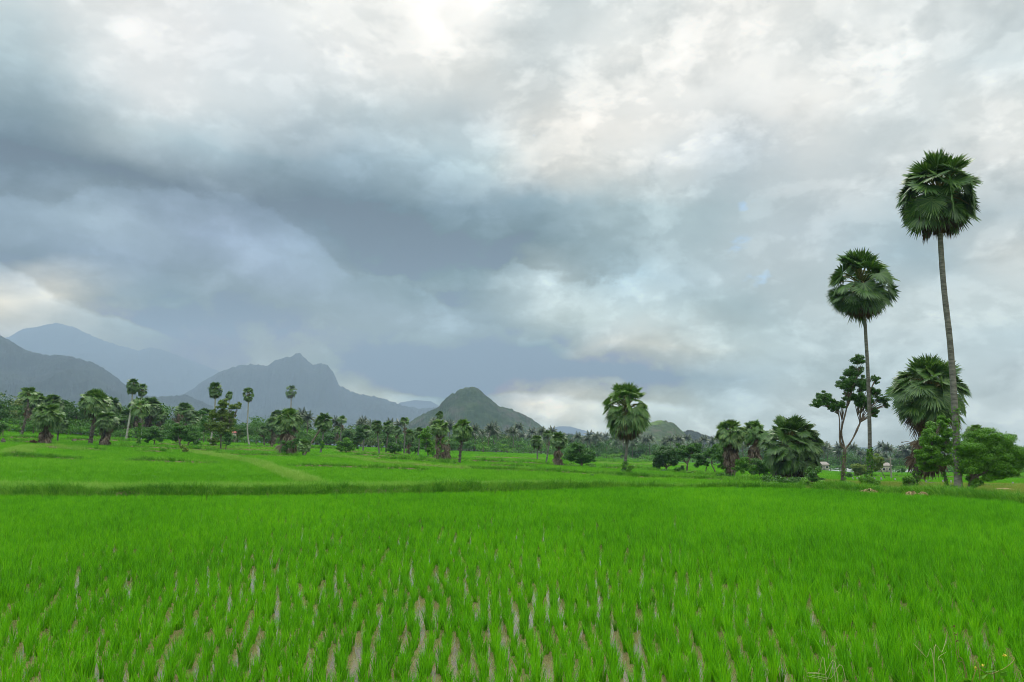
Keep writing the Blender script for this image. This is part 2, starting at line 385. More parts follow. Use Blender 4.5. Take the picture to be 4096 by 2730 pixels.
def palm(base, trunk_px, crown, kind, label, group=None, tr=2.2, seed=1, mats='palm', dead='palm_brown', bark='palmtrunk',
         sk=None, vine=None, stub=0, nseg=22, fruit=False, dep=0.0, name='palmyra_palm', rot=None, flare=1.5, vinesize=0.3):
    """base: (px,py). trunk_px: places the trunk passes. crown: (px,py,rx,ry). tr: trunk width in px near the base"""
    A = At(*base); T = thing(name, label, 'palm tree', A.loc, group)
    c = A.off(crown[0], crown[1], dep); R = crown[2] * A.k; sz = crown[3] / crown[2]
    P = [np.array([0, 0, -0.15])] + [A.off(a, b, dep * 0.6) for a, b in trunk_px] + [c]
    r0 = tr * 0.5 * A.k
    mb, Q, RR = palm_trunk(P, r0, r0 * 0.68, seed, flare=flare)
    if stub: stubs(mb, Q, RR, stub, seed + 5, L=r0 * 1.3)
    mb.build('trunk', M[bark], T, True)
    g = fan_crown(R, kind, seed, nseg, sz)
    g.build('crown', [M[mats], M[dead], M['stalk']], T, loc=tuple(c))
    if sk:
        s = MB(); zt, zb, rad, n = sk
        ztop, zbot = A.off(base[0], zt, dep)[2], A.off(base[0], zb, dep)[2]
        skirt(s, R, 0.0, zbot - ztop, rad * A.k, n, seed + 9, 0, 10)
        i = int(np.argmin(np.abs(Q[:, 2] - ztop)))
        o = s.build('dead_frond_skirt', M['palm_dead'], T, loc=tuple(Q[i]))
    if vine:
        v = MB(); vine_on(v, Q, RR, vine[0], vine[1], vine[2], vinesize, seed + 3, 0, vine[3] if len(vine) > 3 else 0.15)
        v.build('climbing_vine', M['vine'], T)
    if fruit:
        fm = MB(); r = np.random.default_rng(seed + 40)
        for i in range(34):
            d = nrm(r.normal(0, 1, 3)) * np.array([.26, .26, .15]) * R * r.uniform(.5, 1) + [0, 0, -0.06 * R]
            th, ph = np.meshgrid(np.linspace(0, PI, 6), np.linspace(0, 2 * PI, 8, endpoint=False), indexing='ij')
            V = np.stack([np.sin(th) * np.cos(ph), np.sin(th) * np.sin(ph), np.cos(th)], -1).reshape(-1, 3) * 0.055 * R + d
            F = [[a * 8 + b, a * 8 + (b + 1) % 8, (a + 1) * 8 + (b + 1) % 8, (a + 1) * 8 + b] for a in range(5) for b in range(8)]
            fm.add(V, F)
        fm.build('fruit_bunch', M['fruit'], T, True, loc=tuple(c))
    return T, A

def tree(base, lobes, label, name='tree', cat='tree', group=None, mat='leaf_mid', bark='bark', size=1.6, dens=1.0, tw=2.0, seed=1,
         branches=None, vine=None, small=0.40, k=9, forks=None, asp=0.5):
    """lobes: (px, py, rx, ry[, depth in px]); size: leaf length in px; tw: trunk width in px"""
    A = At(*base); T = thing(name, label, cat, A.loc, group); r = np.random.default_rng(seed)
    tm = MB(); lm = MB()
    cx = np.mean([l[0] for l in lobes]); low = max(l[1] + l[3] * 0.3 for l in lobes)
    fork = A.off(*(forks if forks else (base[0] + (cx - base[0]) * 0.35, base[1] + (low - base[1]) * 0.75)))
    r0 = tw * 0.5 * A.k
    mid = fork * 0.5 + np.array([r.normal(0, .15), r.normal(0, .1), 0]) * r0 * 2
    Q = bez([np.array([0, 0, -0.12]), mid, fork], 14)
    RR = np.linspace(r0, r0 * .75, 14) * (1 + 0.5 * np.exp(-np.linspace(0, 1, 14) * 9))
    tube(tm, Q, RR, 9, 0)
    for li, l in enumerate(lobes):
        dp = (l[4] if len(l) > 4 else r.normal(0, .35) * l[2]) * A.k
        c = A.off(l[0], l[1], dp); rad = np.array([l[2], min(l[2], l[3] * 1.3), l[3]]) * A.k
        n = int(dens * 130 * (l[2] * l[3]) / (size ** 2) ** 0.9 + 40)
        kk = max(6, int(k * (1.2 + 0.06 * l[2])))
        q = clumps(lm, c, rad, kk, n, size * A.k, r, 0, small, asp=asp)
        if not branches or li >= len(branches) or branches[li] is None:
            B = bez([fork, fork * .45 + c * .55 + r.normal(0, .12, 3) * np.linalg.norm(c - fork), c], 8)
        else:
            B = bez([fork] + [A.off(a, b, dp * .5) for a, b in branches[li]] + [c], 16)
        tube(tm, B, r0 * (.5 if len(lobes) > 8 else .62) * np.linspace(1, .22, len(B)) ** 1.3, 6, 0)
        for qq in q[:6]:
            b0 = B[len(B) * 2 // 3]
            tube(tm, bez([b0, (b0 + qq) / 2 + r.normal(0, .05, 3), qq], 5), np.linspace(r0 * .25, r0 * .06, 5), 4, 0)
    tm.build('trunk', M[bark], T, True)
    lm.build('crown', M[mat], T)
    if vine:
        v = MB(); vine_on(v, Q, RR, vine[0], vine[1], vine[2], 1.5 * A.k, seed, 0, 1.0 * A.k); v.build('climbing_vine', M['vine'], T)
    return T, A

def bush(base, lobes, label, mat='leaf_bright', size=1.5, dens=1.0, seed=1, cat='bush', name='bush', group=None, small=0.5, k=8, asp=0.5):
    A = At(*base); r = np.random.default_rng(seed); lm = MB()
    for l in lobes:
        c = A.off(l[0], l[1], r.normal(0, .3) * l[2] * A.k); rad = np.array([l[2], l[2], l[3]]) * A.k
        clumps(lm, c, rad, k, int(dens * 100 * l[2] * l[3] / (size ** 2) ** .9 + 40), size * A.k, r, 0, small, asp=asp)
        for q in range(5):
            tube(lm, bez([np.array([r.normal(0, .1), r.normal(0, .1), -.05]), c * .5 + r.normal(0, .1, 3), c + r.normal(0, .4, 3) * rad], 5), np.linspace(.04, .012, 5), 4, 1)
    o = lm.build(name, [M[mat], M['bark']], None, loc=A.loc)
    return tag(o, label, cat, group)
# ================================================================== SETTING
SIG = 1.6e-4            # haze per metre
BOX_TOP, BOX_R = 1330.0, 9300.0
HAZE_SEEN = (0.335, 0.465, 0.625)     # colour a long path of this air shows (measured in test renders)

# ---- ground sheet: polar grid, fine in front, out to six kilometres
def make_ground():
    a = np.concatenate([np.radians(np.linspace(-180, -46, 24)[:-1]), np.radians(np.linspace(-46, 46, 331)), np.radians(np.linspace(46, 180, 24)[1:-1])])
    d = np.concatenate([[0.0], np.linspace(2, 40, 40), np.geomspace(40.5, 460, 330)[0:], np.geomspace(500, 9000, 24)])
    na, ndd = len(a), len(d)
    X = d[:, None] * np.sin(a)[None, :]; Y = d[:, None] * np.cos(a)[None, :]
    Z = terrain(X, Y)
    px = pxof(X, Y); db = bund_depth(px)
    Z = Z + np.where((Y > db + 3) & (d[:, None] < 700), (fbm(X * 0.12 + 50, Y * 0.12 + 50, 3) - 0.5) * 0.16, 0)
    V = np.stack([X, Y, Z], -1).reshape(-1, 3)
    i = np.arange(ndd - 1)[:, None] * na + np.arange(na)[None, :]
    j = np.arange(ndd - 1)[:, None] * na + (np.arange(na)[None, :] + 1) % na
    F = np.stack([i, i + na, j + na, j], -1).reshape(-1, 4)
    mb = MB(); mb.add(V, F[:, ::-1])
    return mb, X, Y
m, nt, nd, L = new_mat('field_ground')
g = N(nt, 'ShaderNodeNewGeometry'); mp = N(nt, 'ShaderNodeMapping'); mp.inputs['Scale'].default_value = (0.018, 0.030, 0.05)
L.new(g.outputs['Position'], mp.inputs[0])
vo = N(nt, 'ShaderNodeTexVoronoi'); vo.inputs['Scale'].default_value = 1.0; L.new(mp.outputs[0], vo.inputs['Vector'])
sx = N(nt, 'ShaderNodeSeparateColor'); L.new(vo.outputs['Color'], sx.inputs[0])
c1 = ramp(nt, sx.outputs[0], [(0.0, (0.035, 0.15, 0.006)), (0.5, (0.055, 0.19, 0.008)), (1.0, (0.09, 0.23, 0.018))])
n2 = noise(nt, g.outputs['Position'], 0.5, 6, 0.65); n3 = noise(nt, g.outputs['Position'], 0.06, 4, 0.6)
c2 = mixc(nt, math_(nt, 'MULTIPLY_ADD', n2.outputs[0], 3.0, -1.35, clamp=True), c1, (0.035, 0.11, 0.008))
c3 = mixc(nt, math_(nt, 'MULTIPLY_ADD', n3.outputs[0], 5.0, -3.05, clamp=True), c2, (0.17, 0.12, 0.07))
at = N(nt, 'ShaderNodeAttribute'); at.attribute_name = 'pasture'
cp = ramp(nt, n2.outputs[0], [(0.3, (0.14, 0.22, 0.035)), (0.5, (0.23, 0.28, 0.055)), (0.75, (0.33, 0.30, 0.10))])
c4 = mixc(nt, at.outputs['Fac'], c3, cp)
at2 = N(nt, 'ShaderNodeAttribute'); at2.attribute_name = 'mud'
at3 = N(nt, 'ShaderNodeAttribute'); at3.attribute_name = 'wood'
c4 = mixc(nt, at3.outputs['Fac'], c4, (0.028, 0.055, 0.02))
c5 = mixc(nt, at2.outputs['Fac'], c4, (0.13, 0.095, 0.05))
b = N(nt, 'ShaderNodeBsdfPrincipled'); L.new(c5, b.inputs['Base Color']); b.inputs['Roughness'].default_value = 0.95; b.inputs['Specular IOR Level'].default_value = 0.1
o_ = N(nt, 'ShaderNodeOutputMaterial'); L.new(b.outputs[0], o_.inputs[0])
mb, GX, GY = make_ground()
ground = mb.build('ground', m, None, True)
tag(ground, 'flat farmland of green rice fields running back to the hills', 'ground', None, 'structure')
gpx = pxof(GX, GY); gdb = bund_depth(gpx)
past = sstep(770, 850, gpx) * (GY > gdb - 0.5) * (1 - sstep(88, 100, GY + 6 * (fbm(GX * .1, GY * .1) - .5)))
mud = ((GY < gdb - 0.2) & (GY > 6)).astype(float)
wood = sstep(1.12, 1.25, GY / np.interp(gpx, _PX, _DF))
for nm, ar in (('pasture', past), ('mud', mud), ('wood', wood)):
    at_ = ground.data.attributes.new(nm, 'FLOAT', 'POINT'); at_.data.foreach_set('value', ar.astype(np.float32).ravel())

# ---- muddy water standing in the near paddy
m, nt, nd, L = new_mat('muddy_water')
g = N(nt, 'ShaderNodeNewGeometry'); n1 = noise(nt, g.outputs['Position'], 0.8, 4, 0.6)
b = N(nt, 'ShaderNodeBsdfPrincipled')
L.new(ramp(nt, n1.outputs[0], [(0.3, (0.13, 0.10, 0.05)), (0.7, (0.19, 0.15, 0.075))]), b.inputs['Base Color'])
b.inputs['Roughness'].default_value = 0.02; b.inputs['IOR'].default_value = 1.5
n4 = noise(nt, g.outputs['Position'], 14.0, 2, 0.5)
bp = N(nt, 'ShaderNodeBump'); bp.inputs['Strength'].default_value = 0.06; bp.inputs['Distance'].default_value = 0.02; L.new(n4.outputs[0], bp.inputs['Height']); L.new(bp.outputs[0], b.inputs['Normal'])
o_ = N(nt, 'ShaderNodeOutputMaterial'); L.new(b.outputs[0], o_.inputs[0])
mb = MB(); px = np.linspace(-340, 1370, 120); far = bund_depth(px) - 0.15
xf = (px - 512) / 803 * far; xn = (px - 512) / 803 * 7.0
V = np.concatenate([np.stack([xn, np.full(120, 7.0), np.full(120, 0.03)], -1), np.stack([xf, far, np.full(120, 0.03)], -1)])
i = np.arange(119)[:, None]; mb.add(V, np.concatenate([i, i + 1, i + 121, i + 120], 1))
tag(mb.build('water', m), 'shallow brown water standing between the rice rows of the near paddy', 'water', None, 'structure')

# ---- earth banks between the paddies
def bank(pts, width, height, label, step=0.5, drop=0.0):
    P = []
    for q in range(len(pts) - 1):
        for t in np.linspace(0, 1, 26)[:-1]:
            P.append(onground(pts[q][0] + (pts[q + 1][0] - pts[q][0]) * t, pts[q][1] + (pts[q + 1][1] - pts[q][1]) * t)[:2])
    P = np.array(P); d = np.concatenate([[0], np.cumsum(np.linalg.norm(np.diff(P, axis=0), axis=1))])
    n = max(6, int(d[-1] / step)); s = np.linspace(0, d[-1], n)
    P = np.stack([np.interp(s, d, P[:, 0]), np.interp(s, d, P[:, 1])], -1)
    w = 9
    if n > w * 3:
        ker = np.ones(w) / w
        for c in (0, 1): P[:, c] = np.convolve(np.pad(P[:, c], w // 2, mode='edge'), ker, 'valid')
    T = nrm(np.gradient(P, axis=0)); S = np.stack([T[:, 1], -T[:, 0]], -1)
    prof = [(-1, -.25), (-.75, .25), (-.42, .85), (0, 1), (.42, .85), (.75, .25), (1, -.25)]
    endf = np.clip(np.minimum(s, d[-1] - s) / 1.5, 0.05, 1)
    hv = height * (0.7 + 0.6 * fbm(s * 0.35 + 9, s * 0 + 3.3, 3)) * endf
    V = []
    for (a, h) in prof:
        q = P + S * (a * width * (0.85 + 0.3 * vnoise(s * .5, s * 0 + a * 7))[:, None])
        V.append(np.stack([q[:, 0], q[:, 1], terrain(P[:, 0], P[:, 1]) * .0 + terrain(q[:, 0], q[:, 1]) + h * hv], -1))
    V = np.stack(V, 1); k = len(prof)
    i = np.arange(n - 1)[:, None] * k + np.arange(k - 1)[None, :]
    mb = MB(); mb.add(V.reshape(-1, 3), np.stack([i, i + k, i + k + 1, i + 1], -1).reshape(-1, 4))
    o = mb.build('earth_bank', M['soil'], None, True)
    tag(o, label, 'earth bank', None, 'structure')
    return P, S, hv, width
MAIN = [(-60, 498), (0, 498), (60, 499), (150, 498.5), (300, 497), (400, 495.5), (512, 493.5), (587, 491), (640, 490.5), (710, 490.3), (770, 490.8), (812, 491.8)]
RIGHT = [(812, 491.8), (833, 493), (878, 496.5), (923, 498.5), (967, 502.5), (1024, 507), (1090, 511)]
BANKS = []
BANKS.append((bank(MAIN, 0.55, 0.25, 'grassy earth bank across the picture beyond the near paddy'), 1.0, 'main'))
BANKS.append((bank(RIGHT, 0.9, 0.35, 'weedy earth bank running to the right under the tall palms'), 1.2, 'right'))
SMALL = [
 ([(3, 456.5), (25, 458), (50, 459.5), (84, 460.7)], .8, 'd'), ([(122, 461.4), (165, 463.4), (220, 465)], .6, 'd'),
 ([(184, 451.8), (215.6, 457), (257, 464.4), (290, 477), (315, 486)], 1.0, 'l'), ([(65, 449.5), (107, 451)], .7, 'd'), ([(14, 455), (24, 450), (36, 447.6)], 1.6, 'l'),
 ([(36, 447.6), (60, 449), (84, 452)], 1.2, 'l'),
 ([(134, 452.5), (172, 453.2)], .5, 'd'), ([(200, 449), (240, 450.5), (282, 451.8)], .8, 'l'), ([(112, 447.3), (168, 449.5), (223, 451.8)], .9, 'd'),
 ([(287, 467.5), (330, 468.4), (386, 470.2), (430, 471.5)], .6, 'd'), ([(312, 457.5), (345, 458.3), (364, 460.5), (376, 463.5), (400, 465.4), (427, 467.6), (475, 471)], .9, 'l'),
 ([(363, 459), (404, 460.5), (441, 463.5), (459, 466)], .7, 'd'), ([(455, 469), (498, 471.5), (546, 473), (574, 474.8), (599, 475.8), (621, 476.5)], .9, 'd'),
 ([(464, 461.4), (507, 463), (546, 465.3), (566, 467)], .6, 'd'), ([(636, 471), (665, 472), (701, 476), (735, 478)], 1.0, 'd'),
 ([(600, 476), (640, 479), (659, 479), (701, 480.8), (761, 483.3), (795, 485)], 1.2, 'd'), ([(598, 464), (651, 465.5), (690, 466)], .7, 'l'), ([(560, 461.5), (630, 462.5), (660, 463)], .6, 'd'),
 ([(245, 447), (300, 448.5), (345, 449.3)], .7, 'd'), ([(330, 451.5), (365, 453.3), (410, 456)], .7, 'l'), ([(0, 441.5), (25, 443.3), (60, 445)], .7, 'd'), ([(60, 440), (95, 440.8), (150, 442.5)], .7, 'd'),
 ([(470, 458), (520, 459), (545, 460)], .5, 'l'), ([(0, 438.3), (40, 438.6)], .5, 'd'), ([(150, 444.5), (200, 446.5), (260, 447.5)], .6, 'd'),
 ([(840, 476.5), (900, 477.3), (960, 478), (1040, 478.6)], .6, 'd'), ([(205, 455.6), (260, 456.5), (300, 457.3)], .5, 'd'),
 ([(350, 455.5), (430, 459), (470, 460.5)], .5, 'd'), ([(480, 466.5), (540, 468.6)], .5, 'd'), ([(600, 469), (660, 469.3)], .5, 'd'), ([(585, 459.6), (650, 460.8)], .5, 'd'),
]
for q, (p_, w_, t_) in enumerate(SMALL):
    BANKS.append((bank(p_, w_ * 0.9, 0.3, ('dark ' if t_ == 'd' else 'pale ') + 'grassy bank dividing two rice fields', 1.0), 1.0, t_))

# ---- hills: ridge line gets its distance, true height and a body that falls away on both sides
def hill_mat(name, stops, patch, patch_amt, rock, rock_amt, sc):
    m, nt, nd, L = new_mat(name)
    g = N(nt, 'ShaderNodeNewGeometry')
    a = noise(nt, g.outputs['Position'], 0.09 / sc, 5, 0.7); c = ramp(nt, a.outputs[0], stops)
    p = noise(nt, g.outputs['Position'], 0.012 / sc, 5, 0.65)
    c = mixc(nt, math_(nt, 'MULTIPLY', math_(nt, 'MULTIPLY_ADD', p.outputs[0], 9.0, -4.6, clamp=True), patch_amt), c, patch)
    mp = N(nt, 'ShaderNodeMapping'); mp.inputs['Scale'].default_value = (0.03 / sc, 0.012 / sc, 0.012 / sc); mp.inputs['Location'].default_value = (40, 7, 3); L.new(g.outputs['Position'], mp.inputs[0])
    k = noise(nt, mp.outputs[0], 1.0, 6, 0.7)
    c = mixc(nt, math_(nt, 'MULTIPLY', math_(nt, 'MULTIPLY_ADD', k.outputs[0], 10.0, -5.3, clamp=True), rock_amt), c, rock)
    b = N(nt, 'ShaderNodeBsdfPrincipled'); L.new(c, b.inputs['Base Color']); b.inputs['Roughness'].default_value = 0.95; b.inputs['Specular IOR Level'].default_value = 0.1
    o = N(nt, 'ShaderNodeOutputMaterial'); L.new(b.outputs[0], o.inputs[0]); return m
FOR = [(0.3, (0.005, 0.010, 0.007)), (0.5, (0.011, 0.020, 0.012)), (0.7, (0.026, 0.040, 0.020))]
def hill(name, label, sil, D, wf, wb, mat, bump=0.9, gully=0.25, seed=0, z0=-9.0, step=0.4):
    """sil: (px, py) along the skyline; D metres away; wf / wb: how far the foot reaches to the front / back (share of D)"""
    px = np.arange(sil[0][0], sil[-1][0], step); py = np.interp(px, [s[0] for s in sil], [s[1] for s in sil])
    dx, dz = ray(px, py); zr = CAM_Z + dz * D
    pxm = D / FOC
    n = 84; t = np.concatenate([-np.linspace(1, 0, n - 22) ** 1.25, np.linspace(0, 1, 23)[1:] ** 1.2])
    tau = np.where(t < 0, t * wf, t * wb)
    Y = D * (1 + tau)[:, None] + 0 * px[None, :]; X = Y * dx[None, :]
    s = np.abs(t)[:, None]
    shape = (1 - s) ** 1.15
    gl = (fbm(X / (55 * pxm) + seed * 3.1 + 20, Y / (130 * pxm) + 7.7 + 20, 4) - 0.5)
    shape = shape * (1 + gully * gl * np.sin(PI * np.clip(s * 1.15, 0, 1)) * 2.0)
    Z = z0 + (np.maximum(zr, z0 + 1)[None, :] - z0) * np.clip(shape, 0, None)
    can = (fbm(X / (2.6 * pxm) + 90, Y / (2.6 * pxm * 3) + seed, 3) - 0.42) * bump * 2.2 * pxm
    env = np.clip((Z - z0) / (6 * pxm), 0, 1)
    Z = Z + can * env
    V = np.stack([X, Y, Z], -1).reshape(-1, 3); k = len(px)
    i = np.arange(len(t) - 1)[:, None] * k + np.arange(k - 1)[None, :]
    mb = MB(); mb.add(V, np.stack([i, i + 1, i + k + 1, i + k], -1).reshape(-1, 4))
    o = mb.build(name, mat, None, False)
    return tag(o, label, 'hill', None, 'structure')
HM = hill_mat('mountain_forest', FOR, (0.024, 0.036, 0.018), 0.6, (0.04, 0.04, 0.038), 0.25, 2.2)
HP = hill_mat('rocky_hill', [(0.3, (0.008, 0.022, 0.012)), (0.5, (0.018, 0.040, 0.020)), (0.7, (0.036, 0.062, 0.030))], (0.048, 0.076, 0.032), 0.7, (0.06, 0.058, 0.052), 0.7, 1.0)
HG = hill_mat('grassy_hill', [(0.3, (0.018, 0.034, 0.013)), (0.5, (0.036, 0.06, 0.022)), (0.7, (0.06, 0.095, 0.03))], (0.10, 0.17, 0.03), 0.9, (0.09, 0.075, 0.065), 0.75, 0.6)
S_ = lambda pts: [(a / 2.298, b / 2.298) for a, b in pts]
hill('far_mountain', 'tall pale blue mountain at far left, its top lost in cloud', S_([(-260, 850), (-150, 800), (-60, 790), (20, 775), (50, 757), (90, 750), (130, 742), (170, 752), (230, 780), (280, 796), (318, 806), (345, 798), (375, 804), (420, 822), (465, 838), (500, 852), (540, 880), (600, 905), (680, 930), (760, 960)]), 8300, .30, .09, HM, .7, .35, 1)
hill('mountain', 'dark slate forested mountain at the left edge', S_([(-300, 640), (-200, 690), (-100, 735), (0, 772), (25, 785), (50, 801), (100, 815), (160, 819), (205, 831), (235, 845), (262, 862), (285, 882), (310, 905), (345, 911), (390, 912), (425, 908), (470, 925), (540, 960)]), 3350, .38, .25, HM, 1.3, .4, 2)
hill('mountain', 'long misty ridge with a small pointed summit left of centre', S_([(340, 960), (380, 925), (410, 912), (440, 897), (470, 873), (500, 858), (525, 847), (555, 839), (580, 837), (605, 841), (617, 840), (628, 831), (650, 824), (668, 820), (680, 813), (690, 813), (700, 822), (710, 834), (722, 837), (738, 836), (752, 840), (764, 853), (771, 868), (778, 884), (795, 895), (830, 907), (870, 914), (900, 923), (930, 933), (960, 939), (1000, 937), (1040, 955), (1100, 990)]), 5400, .3, .2, HM, 1.3, .4, 3)
hill('far_ridge', 'faint distant ridge in the gap left of the pointed hill', S_([(880, 950), (920, 925), (955, 919), (990, 922), (1030, 945), (1080, 975)]), 8200, .05, .05, HM, .3, .1, 4)
hill('pointed_hill', 'steep cone shaped rocky hill in the middle of the horizon', S_([(905, 990), (940, 970), (970, 952), (1000, 938), (1010, 932), (1025, 916), (1040, 905), (1055, 897), (1068, 891), (1080, 890), (1093, 891), (1105, 898), (1118, 911), (1130, 921), (1145, 932), (1165, 939), (1195, 948), (1220, 961), (1240, 976), (1258, 990), (1275, 1010)]), 1450, .26, .25, HP, 1.5, .34, 5)
hill('far_ridge', 'pale blue distant ridge right of the pointed hill', S_([(1225, 1010), (1258, 986), (1285, 980), (1310, 980), (1345, 990), (1395, 1003), (1440, 1020)]), 8200, .05, .05, HM, .25, .1, 6)
hill('low_ridge', 'low dark wooded ridge at the foot of the pointed hill', S_([(1180, 1030), (1230, 1003), (1262, 992), (1300, 996), (1340, 1001), (1380, 1004), (1420, 1008), (1470, 1022)]), 1500, .12, .2, HM, 1.4, .2, 7)
hill('green_hill', 'small rounded hill with bright grass patches behind the big lone palm', S_([(1360, 1035), (1400, 1008), (1440, 990), (1465, 978), (1490, 970), (1510, 967), (1530, 967), (1548, 974), (1562, 986), (1580, 1002), (1600, 1018), (1620, 1035)]), 1100, .22, .25, HG, 1.3, .3, 8)
hill('low_ridge', 'low wooded hill right of the small grassy hill', S_([(1530, 1030), (1558, 996), (1580, 990), (1600, 992), (1618, 998), (1640, 1008), (1670, 1016), (1720, 1030)]), 1500, .15, .2, HM, 1.4, .2, 9)

# ---- haze
m, nt, nd, L = new_mat('haze')
pv = N(nt, 'ShaderNodeVolumePrincipled'); pv.inputs['Color'].default_value = (0.54, 0.73, 0.98, 1); pv.inputs['Density'].default_value = SIG; pv.inputs['Anisotropy'].default_value = 0.0
o_ = N(nt, 'ShaderNodeOutputMaterial'); L.new(pv.outputs[0], o_.inputs['Volume'])
m.volume_intersection_method = 'FAST' if hasattr(m, 'volume_intersection_method') else 0
x0, z0_, z1_ = BOX_R, -14.0, BOX_TOP
V = [(sx_ * x0, sy_ * x0, z) for z in (z0_, z1_) for sx_, sy_ in ((-1, -1), (1, -1), (1, 1), (-1, 1))]
mb = MB(); mb.add(V, [[3, 2, 1, 0], [4, 5, 6, 7], [0, 1, 5, 4], [1, 2, 6, 5], [2, 3, 7, 6], [3, 0, 4, 7]])
hz = mb.build('haze', m); tag(hz, 'thin bluish monsoon haze over the whole valley', 'haze', None, 'stuff')

# ---- camera, sun, sky
cam = bpy.data.cameras.new('camera'); co = bpy.data.objects.new('camera', cam); C.objects.link(co)
cam.sensor_width = 36; cam.lens = FOC / 1024 * 36; cam.clip_end = 20000; cam.clip_start = 0.1
co.location = (0, 0, CAM_Z); co.rotation_euler = (PI / 2 + TH, 0, 0)
bpy.context.scene.camera = co
SUN_EL, SUN_AZ = math.radians(58), math.radians(12)     # high, ahead and a little to the right, behind cloud
su = bpy.data.lights.new('sun', 'SUN'); so = bpy.data.objects.new('sun', su); C.objects.link(so)
su.energy = 1.5; su.angle = math.radians(14); su.color = (1.0, 0.96, 0.9)
from mathutils import Vector
so.rotation_euler = Vector((-math.sin(SUN_AZ) * math.cos(SUN_EL), -math.cos(SUN_AZ) * math.cos(SUN_EL), -math.sin(SUN_EL))).to_track_quat('-Z', 'Y').to_euler()

sc = bpy.context.scene
sc.view_settings.view_transform = 'Standard'; sc.view_settings.look = 'None'; sc.view_settings.exposure = 0; sc.view_settings.gamma = 1
W = bpy.data.worlds.new('World'); sc.world = W; W.use_nodes = True
nt = W.node_tree; nt.nodes.clear(); L = nt.links
tc = N(nt, 'ShaderNodeTexCoord'); nv = N(nt, 'ShaderNodeVectorMath', operation='NORMALIZE'); L.new(tc.outputs['Generated'], nv.inputs[0])
sp = N(nt, 'ShaderNodeSeparateXYZ'); L.new(nv.outputs[0], sp.inputs[0])
deg = 180 / PI
az = math_(nt, 'MULTIPLY', math_(nt, 'ARCTAN2', sp.outputs[0], sp.outputs[1]), deg)
el = math_(nt, 'MULTIPLY', math_(nt, 'ARCSINE', sp.outputs[2]), deg)
cv = N(nt, 'ShaderNodeCombineXYZ'); L.new(az, cv.inputs[0]); L.new(el, cv.inputs[1])
def skynoise(sx_, sy_, ofs, detail, rough, dist=0.0):
    mp = N(nt, 'ShaderNodeMapping'); mp.inputs['Scale'].default_value = (sx_, sy_, 1); mp.inputs['Location'].default_value = (ofs, ofs * .7, ofs)
    L.new(cv.outputs[0], mp.inputs[0]); n = noise(nt, mp.outputs[0], 1.0, detail, rough); n.inputs['Distortion'].default_value = dist
    return n
wn = skynoise(0.10, 0.16, 3.0, 7, 0.56)
wc = N(nt, 'ShaderNodeSeparateColor'); L.new(wn.outputs['Color'], wc.inputs[0])
waz = math_(nt, 'ADD', az, math_(nt, 'MULTIPLY_ADD', wc.outputs[0], 11.0, -5.5))
wel = math_(nt, 'ADD', el, math_(nt, 'MULTIPLY_ADD', wc.outputs[1], 5.0, -2.5))
AZ = [-33 + 6 * i for i in range(12)]
GRID = [
 (1.0, [(160,178,192)]*4 + [(175,192,205),(170,190,205),(180,198,212),(190,205,216),(190,205,216),(185,201,213),(188,203,215),(190,204,215)]),
 (3.0, [(158,175,190)]*4 + [(190,203,212),(150,170,187),(208,213,215),(195,207,214),(180,198,211),(192,206,217),(190,205,216),(195,208,217)]),
 (5.0, [(160,175,190),(160,177,192),(158,175,190),(158,175,188),(145,167,184),(125,152,175),(130,155,177),(150,172,192),(172,192,208),(185,202,215),(188,204,216),(195,208,218)]),
 (7.0, [(205,211,215),(165,180,192),(155,172,187),(157,174,189),(150,170,186),(155,175,192),(150,172,190),(205,213,217),(190,205,215),(190,206,218),(195,209,219),(190,206,217)]),
 (9.5, [(228,228,224),(160,178,193),(148,167,182),(152,171,187),(160,179,195),(165,185,200),(190,205,214),(190,206,216),(185,203,216),(195,210,221),(195,209,219),(198,211,220)]),
 (12., [(148,168,188),(155,174,195),(148,167,185),(165,184,204),(150,172,187),(143,165,180),(185,201,212),(165,187,201),(195,212,225),(200,214,225),(180,199,214),(215,223,228)]),
 (14.5, [(160,180,200),(163,182,200),(162,180,203),(165,185,208),(130,153,171),(135,157,173),(142,164,179),(175,195,208),(195,212,224),(200,214,226),(190,206,219),(195,208,219)]),
 (17., [(128,148,168),(134,153,172),(135,153,173),(133,152,172),(130,152,171),(148,170,187),(160,182,197),(185,203,215),(190,206,218),(205,217,226),(215,224,231),(228,232,235)]),
 (20., [(150,170,185),(190,205,217),(178,197,212),(150,170,186),(172,192,207),(190,207,218),(222,226,228),(226,230,232),(205,217,228),(225,231,236),(218,227,233),(225,230,233)]),
 (23., [(190,208,221),(222,229,236),(214,224,232),(205,218,228),(198,212,222),(210,221,229),(232,233,233),(240,240,240),(232,236,240),(240,241,242),(225,231,235),(200,212,220)]),
 (27., [(215,228,235),(238,241,245),(228,234,241),(232,237,242),(252,253,254),(238,241,242),(218,226,231),(232,236,238),(253,253,253),(240,243,245),(226,232,236),(218,226,231)]),
 (31., [(215,228,236),(240,243,245),(232,237,243),(245,248,250),(255,255,255),(250,251,252),(215,224,229),(225,232,236),(255,255,255),(252,253,253),(228,234,238),(220,227,232)]),
]
rows = [(e, [((a + 60) / 120.0, tuple(.6 * (v / .6) ** (1.18 if v < .6 else .92) * k for v, k in zip(lin(c), (1.0, .995, .965)))) for a, c in zip(AZ, cols)]) for e, cols in GRID]
fz = math_(nt, 'MULTIPLY_ADD', waz, 1 / 120.0, 0.5)
col = ramp(nt, fz, rows[0][1], 'CARDINAL')
for q in range(1, len(rows)):
    mr = N(nt, 'ShaderNodeMapRange', interpolation_type='LINEAR'); mr.inputs[1].default_value = rows[q - 1][0]; mr.inputs[2].default_value = rows[q][0]
    L.new(wel, mr.inputs[0])
    col = mixc(nt, mr.outputs[0], col, ramp(nt, fz, rows[q][1], 'CARDINAL'))
